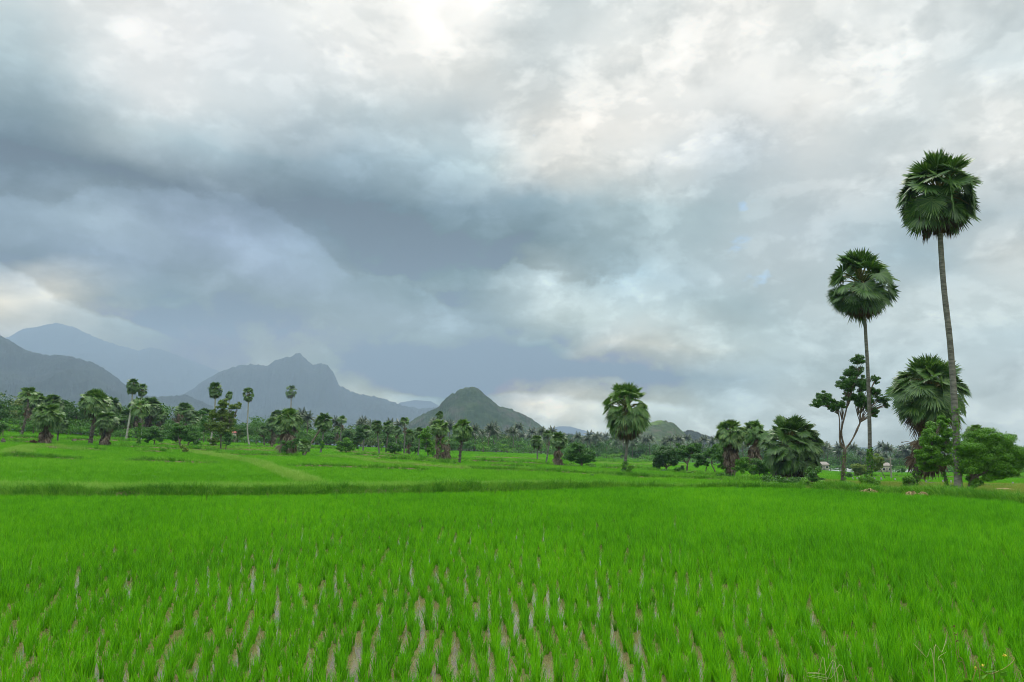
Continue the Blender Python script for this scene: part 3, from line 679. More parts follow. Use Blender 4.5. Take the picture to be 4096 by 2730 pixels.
# ragged cloud edges: below an edge brighter, above it darker (or the other way round)
wn2 = skynoise(0.22, 0.30, 41.0, 6, 0.6)
def edge(pts, amp_lo, fall_lo, amp_hi, fall_hi, soft, rag=2.2):
    """pts: places in the sky (photo px at 2353 wide) -> azimuth/elevation; c *= 1+amp on either side, fading away from the edge"""
    global col
    A = []
    for x, y in pts:
        dx, dz = ray(x / 2.298, y / 2.298); A.append((math.degrees(math.atan(dx)), math.degrees(math.atan2(dz, math.hypot(1, dx)))))
    A.sort()
    st = [((a + 60) / 120.0, (e / 40.0,) * 3) for a, e in A]
    rp = ramp(nt, math_(nt, 'MULTIPLY_ADD', az, 1 / 120.0, 0.5), st)
    ee = math_(nt, 'MULTIPLY', rp, 40.0)
    d = math_(nt, 'SUBTRACT', math_(nt, 'ADD', el, math_(nt, 'MULTIPLY_ADD', wn2.outputs[0], rag * 2, -rag)), ee)
    s = N(nt, 'ShaderNodeMapRange', interpolation_type='SMOOTHSTEP'); s.inputs[1].default_value = -soft; s.inputs[2].default_value = soft; L.new(d, s.inputs[0])
    lo = math_(nt, 'MULTIPLY', math_(nt, 'POWER', 0.3679, math_(nt, 'MULTIPLY', math_(nt, 'MAXIMUM', math_(nt, 'MULTIPLY', d, -1), 0), 1 / fall_lo)), amp_lo)
    hi = math_(nt, 'MULTIPLY', math_(nt, 'POWER', 0.3679, math_(nt, 'MULTIPLY', math_(nt, 'MAXIMUM', d, 0), 1 / fall_hi)), amp_hi)
    v = math_(nt, 'ADD', math_(nt, 'MULTIPLY', lo, math_(nt, 'SUBTRACT', 1, s.outputs[0])), math_(nt, 'MULTIPLY', hi, s.outputs[0]))
    a0, a1 = A[0][0], A[-1][0]
    w0 = N(nt, 'ShaderNodeMapRange', interpolation_type='SMOOTHSTEP'); w0.inputs[1].default_value = a0; w0.inputs[2].default_value = a0 + 3; L.new(az, w0.inputs[0])
    w1 = N(nt, 'ShaderNodeMapRange', interpolation_type='SMOOTHSTEP'); w1.inputs[1].default_value = a1; w1.inputs[2].default_value = a1 - 3; L.new(az, w1.inputs[0])
    v = math_(nt, 'ADD', 1.0, math_(nt, 'MULTIPLY', v, math_(nt, 'MULTIPLY', w0.outputs[0], w1.outputs[0])))
    n = N(nt, 'ShaderNodeVectorMath', operation='SCALE'); L.new(col, n.inputs[0]); L.new(v, n.inputs[3]); col = n.outputs[0]
edge([(-300, 430), (0, 440), (140, 450), (180, 432), (250, 424), (330, 430), (450, 437), (490, 447), (560, 455), (640, 482), (700, 535), (760, 590), (820, 630), (900, 645), (980, 672), (1060, 705), (1120, 690)], 0.07, 3.0, -0.15, 3.0, 0.35)
edge([(-300, 560), (0, 602), (60, 640), (130, 680), (200, 710), (280, 730), (370, 772), (440, 800)], 0.20, 2.2, -0.12, 3.0, 0.25, 1.2)
edge([(1090, 650), (1150, 625), (1170, 606), (1240, 628), (1310, 645), (1400, 665), (1460, 640), (1520, 560)], 0.22, 2.5, -0.14, 4.0, 0.35)
edge([(850, 905), (960, 905), (1050, 912), (1200, 905), (1350, 915), (1500, 930), (1640, 945)], 0.30, 1.2, -0.10, 2.5, 0.3, 0.8)
# fine cloud structure, stronger on the right, softer in the upper left
amt = N(nt, 'ShaderNodeMapRange', interpolation_type='SMOOTHSTEP'); amt.inputs[1].default_value = -22; amt.inputs[2].default_value = 10; amt.inputs[3].default_value = 0.42; amt.inputs[4].default_value = 0.72; L.new(az, amt.inputs[0])
def scale_sky(v):
    global col
    cx = N(nt, 'ShaderNodeCombineXYZ')
    for i_, e_ in enumerate((1.12, 1.0, 0.92)): L.new(math_(nt, 'POWER', v, e_), cx.inputs[i_])
    n = N(nt, 'ShaderNodeVectorMath', operation='MULTIPLY'); L.new(col, n.inputs[0]); L.new(cx.outputs[0], n.inputs[1]); col = n.outputs[0]
fn = skynoise(0.15, 0.24, 77.0, 10, 0.60, 0.15)
scale_sky(math_(nt, 'ADD', 1.0, math_(nt, 'MULTIPLY', math_(nt, 'MULTIPLY_ADD', fn.outputs[0], 0.62, -0.31), amt.outputs[0])))
for (sx_, sy_, of, lo, hi, am) in ((0.075, 0.12, 131.0, .45, .57, .12), (0.13, 0.22, 173.0, .50, .58, .10), (0.26, 0.40, 211.0, .52, .62, .07)):
    q = skynoise(sx_, sy_, of, 9, 0.57, 0.2)
    mr = N(nt, 'ShaderNodeMapRange', interpolation_type='SMOOTHSTEP'); mr.inputs[1].default_value = lo; mr.inputs[2].default_value = hi; mr.inputs[3].default_value = -am; mr.inputs[4].default_value = am; L.new(q.outputs[0], mr.inputs[0])
    scale_sky(math_(nt, 'ADD', 1.0, math_(nt, 'MULTIPLY', mr.outputs[0], amt.outputs[0])))
# clear blue sky behind the cloud cover
sky = N(nt, 'ShaderNodeTexSky', sky_type='NISHITA'); sky.sun_disc = False; sky.sun_elevation = SUN_EL; sky.sun_rotation = SUN_AZ
sk1 = N(nt, 'ShaderNodeVectorMath', operation='SCALE'); L.new(sky.outputs[0], sk1.inputs[0]); sk1.inputs[3].default_value = 0.1
gap = None
for (x, y, r1, r2) in ((1700, 466, 1.5, .9), (1712, 552, 1.9, 1.2), (1725, 640, 2.0, .9), (1240, 310, .1, .1)):
    dx, dz = ray(x / 2.298, y / 2.298); a, e = math.degrees(math.atan(dx)), math.degrees(math.atan2(dz, math.hypot(1, dx)))
    p = math_(nt, 'POWER', math_(nt, 'MULTIPLY', math_(nt, 'SUBTRACT', waz, a), 1 / r1), 2.0)
    q = math_(nt, 'POWER', math_(nt, 'MULTIPLY', math_(nt, 'SUBTRACT', wel, e), 1 / r2), 2.0)
    gq = math_(nt, 'POWER', 0.3679, math_(nt, 'ADD', p, q)); gap = gq if gap is None else math_(nt, 'MAXIMUM', gap, gq)
gm = N(nt, 'ShaderNodeMapRange', interpolation_type='SMOOTHSTEP'); gm.inputs[1].default_value = 0.75; gm.inputs[2].default_value = 1.15; gm.inputs[4].default_value = 0.62
gn = skynoise(0.5, 0.8, 301.0, 6, 0.6, 0.6); L.new(math_(nt, 'ADD', gap, math_(nt, 'MULTIPLY_ADD', gn.outputs[0], 1.6, -0.72)), gm.inputs[0])
gap = math_(nt, 'MULTIPLY', gm.outputs[0], math_(nt, 'MINIMUM', math_(nt, 'MULTIPLY', gap, 3.0), 1.0))
col = mixc(nt, gap, col, mixc(nt, 0.5, sk1.outputs[0], (0.45, 0.72, 1.0)))
# the cloud is brighter / deeper than it looks from below: the valley's haze lies in front of it
se = math_(nt, 'MAXIMUM', sp.outputs[2], 0.02)
path = math_(nt, 'MINIMUM', math_(nt, 'DIVIDE', BOX_TOP - CAM_Z, se), BOX_R * 1.05)
Tn = math_(nt, 'POWER', 2.718281828, math_(nt, 'MULTIPLY', path, -SIG))
hv_ = N(nt, 'ShaderNodeVectorMath', operation='SCALE'); hv_.inputs[0].default_value = HAZE_SEEN; L.new(math_(nt, 'SUBTRACT', 1.0, Tn), hv_.inputs[3])
sb = N(nt, 'ShaderNodeVectorMath', operation='SUBTRACT'); L.new(col, sb.inputs[0]); L.new(hv_.outputs[0], sb.inputs[1])
dv = N(nt, 'ShaderNodeVectorMath', operation='SCALE'); L.new(sb.outputs[0], dv.inputs[0]); L.new(math_(nt, 'DIVIDE', 1.0, Tn), dv.inputs[3])
mxv = N(nt, 'ShaderNodeVectorMath', operation='MAXIMUM'); L.new(dv.outputs[0], mxv.inputs[0]); mxv.inputs[1].default_value = (0.005, 0.006, 0.008); col = mxv.outputs[0]
# overhead the cloud is thin and bright, boosted there to light the fields
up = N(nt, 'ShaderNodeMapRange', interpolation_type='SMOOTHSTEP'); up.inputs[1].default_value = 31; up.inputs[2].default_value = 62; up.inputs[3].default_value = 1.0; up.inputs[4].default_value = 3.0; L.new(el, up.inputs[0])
bk = N(nt, 'ShaderNodeMapRange', interpolation_type='SMOOTHSTEP'); bk.inputs[1].default_value = 0.25; bk.inputs[2].default_value = -0.6; bk.inputs[3].default_value = 1.0; bk.inputs[4].default_value = 1.9; L.new(sp.outputs[1], bk.inputs[0])  # unseen sky behind the camera, brightened to light the tree fronts
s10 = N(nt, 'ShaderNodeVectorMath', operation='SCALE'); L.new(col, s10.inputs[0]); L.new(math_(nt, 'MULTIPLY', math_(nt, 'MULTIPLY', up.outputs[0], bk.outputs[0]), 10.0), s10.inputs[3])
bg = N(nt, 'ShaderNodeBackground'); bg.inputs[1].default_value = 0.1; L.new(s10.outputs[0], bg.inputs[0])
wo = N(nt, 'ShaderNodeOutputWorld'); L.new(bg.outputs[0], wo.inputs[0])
W.cycles.sampling_method = 'MANUAL'; W.cycles.sample_map_resolution = 512
sc.cycles.use_denoising = True
try: sc.cycles.denoiser = 'OPENIMAGEDENOISE'; sc.cycles.denoising_prefilter = 'ACCURATE'; sc.cycles.denoising_input_passes = 'RGB_ALBEDO_NORMAL'
except Exception: pass
sc.cycles.filter_width = 1.0; sc.cycles.max_bounces = 6; sc.cycles.diffuse_bounces = 3; sc.cycles.glossy_bounces = 2; sc.cycles.transmission_bounces = 3; sc.cycles.volume_bounces = 0; sc.cycles.transparent_max_bounces = 4
sc.cycles.caustics_reflective = False; sc.cycles.caustics_refractive = False
# ================================================================== GRASS AND RICE (nobody could count it)
def blades(n, h, hv, spread, lean, w, seed, segs=3, curve=0.5, r0=0.03):
    r = np.random.default_rng(seed); mb = MB()
    a = r.uniform(0, 2 * PI, n); rad = spread * np.sqrt(r.random(n)) if spread > 0 else np.zeros(n)
    b = np.stack([np.cos(a) * rad, np.sin(a) * rad, np.full(n, -0.02)], -1)
    a2 = a + r.normal(0, 0.7, n); H = h * r.uniform(1 - hv, 1 + hv, n); ln = lean * r.uniform(0.2, 1.3, n)
    out = np.stack([np.cos(a2), np.sin(a2), np.zeros(n)], -1)
    tw = r.uniform(0, PI, n); sd = np.stack([np.cos(tw), np.sin(tw), np.zeros(n)], -1)
    V = []
    for s in range(segs + 1):
        t = s / segs
        c = b + out * (H * ln * t ** 1.8)[:, None] + np.array([0, 0, 1.0]) * (H * (t - curve * 0.35 * ln * t ** 2.5))[:, None]
        ww = w * (1 - t ** 2.0 * 0.97) * r.uniform(0.7, 1.2, n)
        V += [c - sd * ww[:, None] * .5, c + sd * ww[:, None] * .5]
    V = np.stack(V, 1).reshape(-1, 3); k = 2 * (segs + 1); i = np.arange(n)[:, None] * k
    for s in range(segs): mb.add(V if s == 0 else np.zeros((0, 3)), i + [2 * s, 2 * s + 1, 2 * s + 3, 2 * s + 2]) if s == 0 else mb.F4.append(i + [2 * s, 2 * s + 1, 2 * s + 3, 2 * s + 2])
    for s in range(1, segs): mb.M4.append(np.zeros(n, int))
    return mb
def protos(base, mat, cnt, **kw):
    out = []
    for q in range(cnt):
        mb = blades(seed=100 + q * 7 + len(base), **kw)
        out.append(bpy.data.objects.new(base, mb.mesh(base, mat)))        # shape source only, not placed in the scene
    return out
def scatter(name, P, scl, srcs, label, cat, tilt=0.08, seed=3, zscl=None):
    r = np.random.default_rng(seed); n = len(P)
    me = bpy.data.meshes.new(name); me.vertices.add(n); me.vertices.foreach_set('co', P.astype(np.float32).ravel())
    rot = np.stack([r.normal(0, tilt, n), r.normal(0, tilt, n), r.uniform(0, 2 * PI, n)], -1)
    S3 = np.stack([scl, scl, scl * (1 if zscl is None else zscl)], -1)
    a = me.attributes.new('rot', 'FLOAT_VECTOR', 'POINT'); a.data.foreach_set('vector', rot.astype(np.float32).ravel())
    a = me.attributes.new('scl', 'FLOAT_VECTOR', 'POINT'); a.data.foreach_set('vector', S3.astype(np.float32).ravel())
    a = me.attributes.new('idx', 'INT', 'POINT'); a.data.foreach_set('value', r.integers(0, len(srcs), n).astype(np.int32))
    o = bpy.data.objects.new(name, me); C.objects.link(o)
    ng = bpy.data.node_groups.new(name, 'GeometryNodeTree')
    ng.interface.new_socket('Geometry', in_out='INPUT', socket_type='NodeSocketGeometry'); ng.interface.new_socket('Geometry', in_out='OUTPUT', socket_type='NodeSocketGeometry')
    gi, go = ng.nodes.new('NodeGroupInput'), ng.nodes.new('NodeGroupOutput')
    ip, jn = ng.nodes.new('GeometryNodeInstanceOnPoints'), ng.nodes.new('GeometryNodeJoinGeometry')
    for s in srcs:
        ob = ng.nodes.new('GeometryNodeObjectInfo'); ob.inputs['Object'].default_value = s; ob.inputs['As Instance'].default_value = False
        gt = ng.nodes.new('GeometryNodeGeometryToInstance'); ng.links.new(ob.outputs['Geometry'], gt.inputs[0]); ng.links.new(gt.outputs[0], jn.inputs[0])
    def at(nm, ty):
        q = ng.nodes.new('GeometryNodeInputNamedAttribute'); q.data_type = ty; q.inputs[0].default_value = nm; return q.outputs[0]
    ng.links.new(gi.outputs[0], ip.inputs['Points']); ng.links.new(jn.outputs[0], ip.inputs['Instance'])
    ip.inputs['Pick Instance'].default_value = True; ng.links.new(at('idx', 'INT'), ip.inputs['Instance Index'])
    ng.links.new(at('rot', 'FLOAT_VECTOR'), ip.inputs['Rotation']); ng.links.new(at('scl', 'FLOAT_VECTOR'), ip.inputs['Scale'])
    ng.links.new(ip.outputs[0], go.inputs[0])
    md = o.modifiers.new('grow', 'NODES'); md.node_group = ng
    return tag(o, label, cat, None, 'stuff')

r = np.random.default_rng(5)
# --- near paddy: hills of rice in rows running away from the road
XX, YY = [], []
y0 = 8.0
while y0 < 62:                                     # planted strip by strip, rows fanning out from the road side
    y1 = y0 + r.uniform(1.6, 3.0) * (1 + y0 / 60); ym = (y0 + y1) / 2
    ys = np.arange(y0, y1, 0.155); da = 0.248 / (ym + 3.0)
    aa = np.arange(-1.0, 1.0, da) + r.uniform(0, da); aa = aa + r.uniform(-.16, .16, aa.size) * da
    A_, Y_ = np.meshgrid(aa, ys); A_, Y_ = A_.ravel(), Y_.ravel()
    A_ = A_ + (fbm(A_ * 9 + y0, Y_ * .25 + 4, 2) - .5) * da * 2.2
    XX.append(A_ * (Y_ + 3.0) + r.normal(0, .038, A_.size)); YY.append(Y_ + r.normal(0, .045, A_.size)); y0 = y1
X, Y = np.concatenate(XX), np.concatenate(YY)
px = pxof(X, Y); keep = (np.abs(X) < 0.74 * Y + 2.0) & (Y < bund_depth(px) - 0.35)
keep &= r.random(X.size) > 0.05
X, Y, px = X[keep], Y[keep], px[keep]
thin = np.clip((fbm(X * 0.22 + 31, Y * 0.10 + 8, 3) - 0.42) * 3, 0, 1) * (1 - sstep(13, 26, Y)) * (1 - .6 * sstep(500, 800, px))      # gaps of open water near the road
keep = r.random(X.size) > thin * 0.30
X, Y, px = X[keep], Y[keep], px[keep]
sc_ = r.uniform(0.72, 1.2, X.size) * (0.86 + 0.3 * fbm(X * .12 + 70, Y * .12 + 70, 3)) * (0.93 + 0.12 * sstep(380, 800, px))
scatter('rice_field', np.stack([X, Y, np.full(X.size, 0.02)], -1), sc_, protos('rice_clump', M['rice'], 8, n=32, h=0.335, hv=0.3, spread=0.035, lean=0.32, w=0.0120),
        'young green rice planted in rows in the flooded near paddy', 'rice field', 0.07, 8)
# --- fields beyond the bank
def field_pts(y0f, y1, dens, rr):
    n = int(dens * 0.82 * (y1 ** 2 - 40 ** 2)); yy = np.sqrt(rr.uniform(40 ** 2, y1 ** 2, n)); xx = rr.uniform(-0.82, 0.82, n) * yy
    p = pxof(xx, yy); k = (yy > np.maximum(y0f, bund_depth(p) + 0.7)) & ~((p > 800) & (yy < 98)); return xx[k], yy[k], p[k]
X, Y, px = field_pts(0, 125, 5.5, r)
Z = terrain(X, Y)
scatter('rice_field', np.stack([X, Y, Z], -1), r.uniform(.8, 1.2, X.size), protos('rice_tuft', M['field'], 6, n=34, h=0.30, hv=0.3, spread=0.26, lean=0.5, w=0.014),
        'bright green rice in the middle fields behind the grassy bank', 'rice field', 0.05, 9)
X, Y, px = field_pts(125, 330, 0.75, r); Z = terrain(X, Y)
scatter('rice_field', np.stack([X, Y, Z], -1), r.uniform(.8, 1.2, X.size), protos('far_rice_tuft', M['field'], 5, n=40, h=0.30, hv=0.3, spread=0.75, lean=0.7, w=0.03),
        'pale green rice in the far fields in front of the trees', 'rice field', 0.03, 10)
# --- grass on the banks
BP = {'l': [], 'd': []}
for (P, S, hv, w), k, t in BANKS:
    dist = np.linalg.norm(P, axis=1).mean()
    L_ = np.linalg.norm(np.diff(P, axis=0), axis=1).sum()
    big = t in ('main', 'right')
    n = int(L_ * (85 if big else 40 if dist < 120 else 18) * (w / 0.8))
    i = r.integers(0, len(P) - 1, n); f = r.random(n)[:, None]; a = r.uniform(-1.05, 1.05, n)
    q = P[i] * (1 - f) + P[i + 1] * f + S[i] * (a * w)[:, None]
    z = terrain(q[:, 0], q[:, 1]) + hv[i] * np.clip(1.05 - np.abs(a) ** 2, 0, 1) - 0.02
    s = r.uniform(.45, 1.35, n) * (0.45 + 1.1 * fbm(q[:, 0] * .25 + 5, q[:, 1] * .25 + 5, 3)) * (1.0 if dist < 120 else 1.35) * (1.0 if big else 0.8)
    BP['l' if t == 'l' else 'd'].append(np.column_stack([q, z, s]))
B_ = np.concatenate(BP['d'])
scatter('bank_grass', B_[:, :3], B_[:, 3], protos('grass_tuft', M['bundgrass'], 7, n=34, h=0.44, hv=0.5, spread=0.15, lean=0.7, w=0.017, curve=1.2), 'tufts of wild grass covering the earth banks', 'grass', 0.15, 12)
B_ = np.concatenate(BP['l'])
scatter('bank_grass', B_[:, :3], B_[:, 3], protos('pale_grass_tuft', M['palegrass'], 5, n=30, h=0.38, hv=0.4, spread=0.18, lean=0.7, w=0.014, curve=1.0), 'paler feathery grass on the field paths', 'grass', 0.15, 13)
# feathery verge along the top of the main bank
n = 9000; p = r.uniform(-40, 640, n); yy = bund_depth(p) + 0.6 + r.random(n) ** 1.6 * 4.5; xx = (p - 512) / 803 * yy
scatter('verge_grass', np.stack([xx, yy, terrain(xx, yy)], -1), r.uniform(.6, 1.2, n), protos('verge_tuft', M['palegrass'], 5, n=24, h=0.36, hv=0.4, spread=0.18, lean=0.6, w=0.010, curve=1.0), 'pale feathery grass along the top of the main bank', 'grass', 0.15, 14)
# pasture on the right
n = 26000; yy = np.sqrt(r.uniform(42 ** 2, 98 ** 2, n)); xx = r.uniform(0.36, 0.72, n) * yy; p = pxof(xx, yy)
k = (yy > bund_depth(p) + 0.8) & (p > 800) & (r.random(n) < sstep(780, 850, p)); xx, yy = xx[k], yy[k]
scatter('pasture_grass', np.stack([xx, yy, terrain(xx, yy)], -1), r.uniform(.5, 1.1, xx.size), protos('pasture_tuft', M['pasture'], 6, n=30, h=0.26, hv=0.5, spread=0.22, lean=0.6, w=0.011, curve=1.0), 'yellowish rough grazing grass between the tall palms and the fence', 'grass', 0.15, 15)
# ================================================================== PALMS (left to right)
G1 = 'palmyra palms on the left fields'
palm((21.2, 437), [(24, 425), (27.3, 412)], (28.2, 395.5, 9.5, 9), HALF, 'leaning palmyra palm with a brown ruff of dead leaves, first palm from the left edge', tr=2.6, seed=1, mats='palm_light', sk=(404, 414, 3.2, 16), bark='roughtrunk', stub=26)
palm((42, 444.4), [(44, 434)], (47.5, 416, 14.5, 13), FULL, 'squat bushy palmyra palm with leaves almost to the ground, beside the leaning palm', tr=3.6, seed=2, mats='palm_light', sk=(424, 440, 7, 34), bark='roughtrunk', stub=30, nseg=20)
palm((57.5, 441.5), [(58, 434)], (60.5, 424.5, 7.5, 9), FULL, 'small dark palmyra palm standing behind the squat bushy palm', tr=1.8, seed=3, bark='roughtrunk', nseg=16)
palm((90, 444), [(92.5, 430), (95, 416)], (95.3, 403.5, 15.5, 14), FULL, 'big full headed palmyra palm with a thick dark trunk in the left fields', tr=4.0, seed=4, mats='palm_light', bark='roughtrunk', stub=40, sk=(416, 424, 3, 10))
palm((100.4, 445.5), [(103, 436)], (107.3, 421.5, 11.5, 10.5), FULL, 'leaning palmyra palm with grey dead leaves to the ground, right of the full headed one', tr=3.4, seed=5, sk=(426, 443, 6.5, 38), bark='roughtrunk', stub=20)
palm((125.8, 440.5), [(128.6, 424), (131.5, 405)], (133.2, 385.8, 7.2, 9), TALL, 'tall palmyra palm with a curved pale trunk, left one of the touching pair', tr=2.0, seed=6, bark='paletrunk')
palm((140.8, 441.3), [(140.5, 425), (141, 408)], (142.2, 389.5, 5.6, 6.8), TWO, 'tall palmyra palm with a small head, right one of the touching pair', tr=1.6, seed=7, bark='paletrunk')
palm((138.7, 444.6), [(139.3, 430), (140, 420)], (140.2, 408.5, 11.3, 9.5), SPARSE, 'palmyra palm with a sparse drooping head and a trunk wrapped in bright green creeper', tr=2.2, seed=8, mats='palm_light', bark='palmtrunk', vine=(0, .55, 900, .12), vinesize=.35)
palm((130.5, 437.5), [(131, 420)], (132.6, 408, 5.2, 6), SPARSE, 'thin palmyra palm with a few drooping fans behind the creeper wrapped palm', tr=1.3, seed=9, mats='palm_light', bark='paletrunk', nseg=16)
palm((176, 442.5), [(176.5, 428)], (177, 414.5, 6, 5), DRAG, 'half dead palm with ragged brown leaves behind the twin leafy trees', tr=1.8, seed=10, dead='palm_dead', bark='roughtrunk', sk=(416, 424, 3.2, 14))
palm((210.2, 445.6), [(212.3, 430), (214.6, 412)], (215.6, 389.8, 7.3, 9.2), TALL, 'tall palmyra palm rising behind the feathery yellow green tree', tr=1.9, seed=11, bark='paletrunk')
palm((227.8, 445), [(228.3, 425), (229, 408)], (229.2, 395.3, 4.0, 4.7), TALL, 'distant palmyra palm with a tiny round head just right of the feathery tree top', tr=1.2, seed=12, bark='paletrunk', nseg=16)
palm((249.3, 445.2), [(247.8, 436), (247.4, 425), (248.2, 405)], (248.3, 394, 6.3, 7.8), TWO, 'tall slim palmyra palm with a gap through its head, standing alone before the misty ridge', tr=1.7, seed=13, bark='paletrunk')
palm((290.0, 444), [(290, 425), (291, 405)], (291.2, 391, 6.2, 7), TWO, 'tall palmyra palm rising straight behind the thick skirted palm', tr=1.6, seed=14, bark='paletrunk')
palm((289.5, 455), [(289, 440)], (289.0, 420.8, 13.0, 12.8), FULL, 'thick palmyra palm with a shaggy skirt of grey dead leaves above a bush', tr=4.2, seed=15, mats='palm_light', sk=(428, 441, 9.5, 60), dead='palm_dead', bark='roughtrunk')
palm((272.3, 447), [(272.5, 438)], (272.4, 424.5, 6.8, 7.5), FULL, 'dark palmyra palm close on the left of the thick skirted palm', tr=2.0, seed=16, bark='roughtrunk', nseg=16, sk=(430, 442, 4, 18))
palm((264.5, 446), [(264, 439)], (264.2, 431.3, 5.8, 6.5), FULL, 'low dark palmyra palm second to the left of the thick skirted palm', tr=1.8, seed=17, bark='roughtrunk', nseg=14)
palm((281.2, 447.5), [(281, 440)], (279.5, 430, 5.2, 6), FULL, 'palmyra palm half hidden between the dark palm and the thick skirted palm', tr=1.8, seed=18, bark='roughtrunk', nseg=14)
palm((302.5, 456.5), [(303, 453)], (304.3, 447.5, 7.2, 7.5), SAPL, 'young trunkless fan palm in front of the thick skirted palm', tr=1.6, seed=19, mats='palm_light', bark='roughtrunk', nseg=14)
palm((320.4, 453.4), [(322, 444), (323.6, 430)], (323.9, 421.5, 9.6, 9.6), TALL, 'round headed palmyra palm with creeper balled on its trunk, beside a leaning bare tree', tr=2.1, seed=20, bark='palmtrunk', vine=(.22, .4, 160, .3), vinesize=.4)
palm((341.0, 450), [(340.7, 438), (341.3, 428)], (341.8, 420.4, 6.2, 4.2), HALF, 'small topped palmyra palm with a brown ruff, left of the round green bush', tr=1.5, seed=21, sk=(423.5, 428, 2.2, 14), bark='palmtrunk', nseg=16)
palm((338.3, 450.5), [(337.8, 440)], (337.2, 430, 4.2, 4), HALF, 'short palmyra palm with hanging dead leaves beside the small topped palm', tr=1.4, seed=22, sk=(432, 440, 2.4, 14), bark='roughtrunk', nseg=14)
palm((363.2, 451.3), [(363.6, 443)], (365.6, 431.5, 6.6, 7), FULL, 'palmyra palm leaning out behind the tall dark tree', tr=1.9, seed=23, bark='palmtrunk', nseg=16)
palm((379.6, 454.4), [(378.5, 445), (377.5, 434)], (377.3, 427, 6.4, 6.8), FULL, 'palmyra palm on a bare slim trunk, left of two equal neighbours', tr=1.7, seed=24, bark='palmtrunk', nseg=18)
palm((385.5, 454), [(386.8, 444), (387.8, 436)], (388.5, 427.5, 6.3, 6.8), FULL, 'palmyra palm leaning right, right one of two equal neighbours', tr=1.8, seed=25, bark='roughtrunk', nseg=18)
palm((396, 452.3), [(396.3, 443)], (396.8, 430.8, 4.6, 5.2), FULL, 'smaller palmyra palm with a dead ruff behind the round dark bush', tr=1.4, seed=26, sk=(433, 437, 2, 10), bark='palmtrunk', nseg=14)
palm((404.2, 455.5), [(404.4, 445), (405, 432)], (404.6, 421.8, 5.4, 4.4), HALF, 'thin palmyra palm with a small flat head and a brown ruff in the middle grove', tr=1.7, seed=27, sk=(426, 431, 2.0, 16), bark='palmtrunk', nseg=18)
palm((409, 455), [(409, 446)], (408.8, 436, 6, 7), FULL, 'dark full palmyra palm just right of the thin small headed palm', tr=1.8, seed=28, bark='roughtrunk', nseg=14, sk=(441, 450, 3.5, 12))
palm((417.8, 455.9), [(419, 446)], (419.6, 433, 5.4, 6.2), FULL, 'palmyra palm leaning in front of the bright leafy trees of the middle grove', tr=1.6, seed=29, bark='palmtrunk', nseg=14)
palm((433.2, 457), [(434.5, 440), (437.8, 425)], (439.6, 414.6, 4.2, 4.6), TALL, 'slim palmyra palm whose small head shows above the big skirted palm', tr=1.3, seed=30, bark='palmtrunk', nseg=16, vine=(0, .3, 200, .15), vinesize=.4)
palm((440.2, 461), [(439.4, 450), (439.5, 438)], (439.6, 428, 10, 8), FULL, 'big palmyra palm with a long beard of grey dead leaves down its trunk', tr=3.3, seed=31, mats='palm_light', sk=(430, 458, 5, 60), dead='palm_dead', bark='roughtrunk', stub=30, vine=(.1, .75, 320, .2), vinesize=.4)
palm((445.2, 461.6), [(445.4, 452)], (446.0, 442, 5.5, 6.5), [(8, 60, 0, .5, .5, 0, 1.7, .3), (14, -10, -70, .5, .55, 1, 1.1, .6)], 'stunted palmyra palm of mostly dead leaves against the bearded palm', tr=2.8, seed=32, dead='palm_dead', sk=(443, 457, 5, 40), bark='roughtrunk', nseg=14)
palm((459.2, 464.2), [(460.5, 452), (461.9, 440)], (462.3, 429.5, 11.3, 11.5), TALL, 'neat round headed palmyra palm on a rough flaring trunk, right of the bearded palm', tr=2.6, seed=33, mats='palm_light', bark='roughtrunk', stub=46, sk=(434, 440, 3, 10))
palm((537.4, 460.2), [(537.3, 452)], (537, 442, 6.8, 7.6), FULL, 'palmyra palm on a straight short trunk, left one of three in a row', tr=1.7, seed=34, bark='palmtrunk', nseg=18)
palm((545.8, 463.7), [(547.2, 456), (548.3, 446)], (548.2, 434.5, 6, 5), HALF, 'palmyra palm with slightly curved trunk and brown ruff, middle of three in a row', tr=1.7, seed=35, bark='palmtrunk', nseg=18, sk=(438, 443, 2.2, 16))
palm((558.8, 466.6), [(559, 456)], (558.6, 440.5, 8.8, 9.5), FULL, 'palmyra palm with a low reaching dead skirt, right one of three in a row', tr=3.0, seed=36, bark='roughtrunk', nseg=20, sk=(446, 462, 5.6, 44), stub=16)
palm((623.6, 474.2), [(625.5, 460), (626.6, 445)], (626.6, 410, 24.5, 29), [(17, 88, 42, .52, .50, 0, 2.1, .10), (15, 40, 5, .60, .44, 0, 2.0, .2), (30, 5, -60, .50, .50, 0, 1.9, .3), (24, -45, -80, .46, .50, 1, 1.1, .35)],
     'big lone palmyra palm standing out against the sky in the middle of the fields', tr=3.5, seed=37, mats='palm_light', bark='palmtrunk', nseg=28, vine=(0, .3, 260, .25), vinesize=.28)
palm((728.2, 477.8), [(729, 468), (730, 455)], (730.6, 434.5, 15.3, 15), FULL, 'palmyra palm with a brown collar of dead leaves, left one of the joined pair', tr=3.2, seed=38, mats='palm_light', bark='roughtrunk', nseg=24, sk=(439, 461, 8.5, 56), vine=(.1, .5, 420, .3), vinesize=.35)
palm((751.8, 477), [(752.5, 466)], (753.6, 433.5, 13, 14.3), FULL, 'palmyra palm with grey hanging dead leaves, right one of the joined pair', tr=3.0, seed=39, mats='palm_light', bark='roughtrunk', nseg=24, sk=(440, 462, 7.5, 52), dep=1.5)
palm((791.6, 481.6), [(792, 470)], (792.3, 447.5, 29, 29), SAPL + [(18, -18, -42, .62, .42, 0, 1.8, .3)],
     'huge round bushy fan palm with leaves down to the ground', tr=7.0, seed=40, mats='palm', bark='roughtrunk', nseg=32, sk=(452, 474, 20, 70), stub=30, vine=(.1, .9, 260, .3), vinesize=.3)
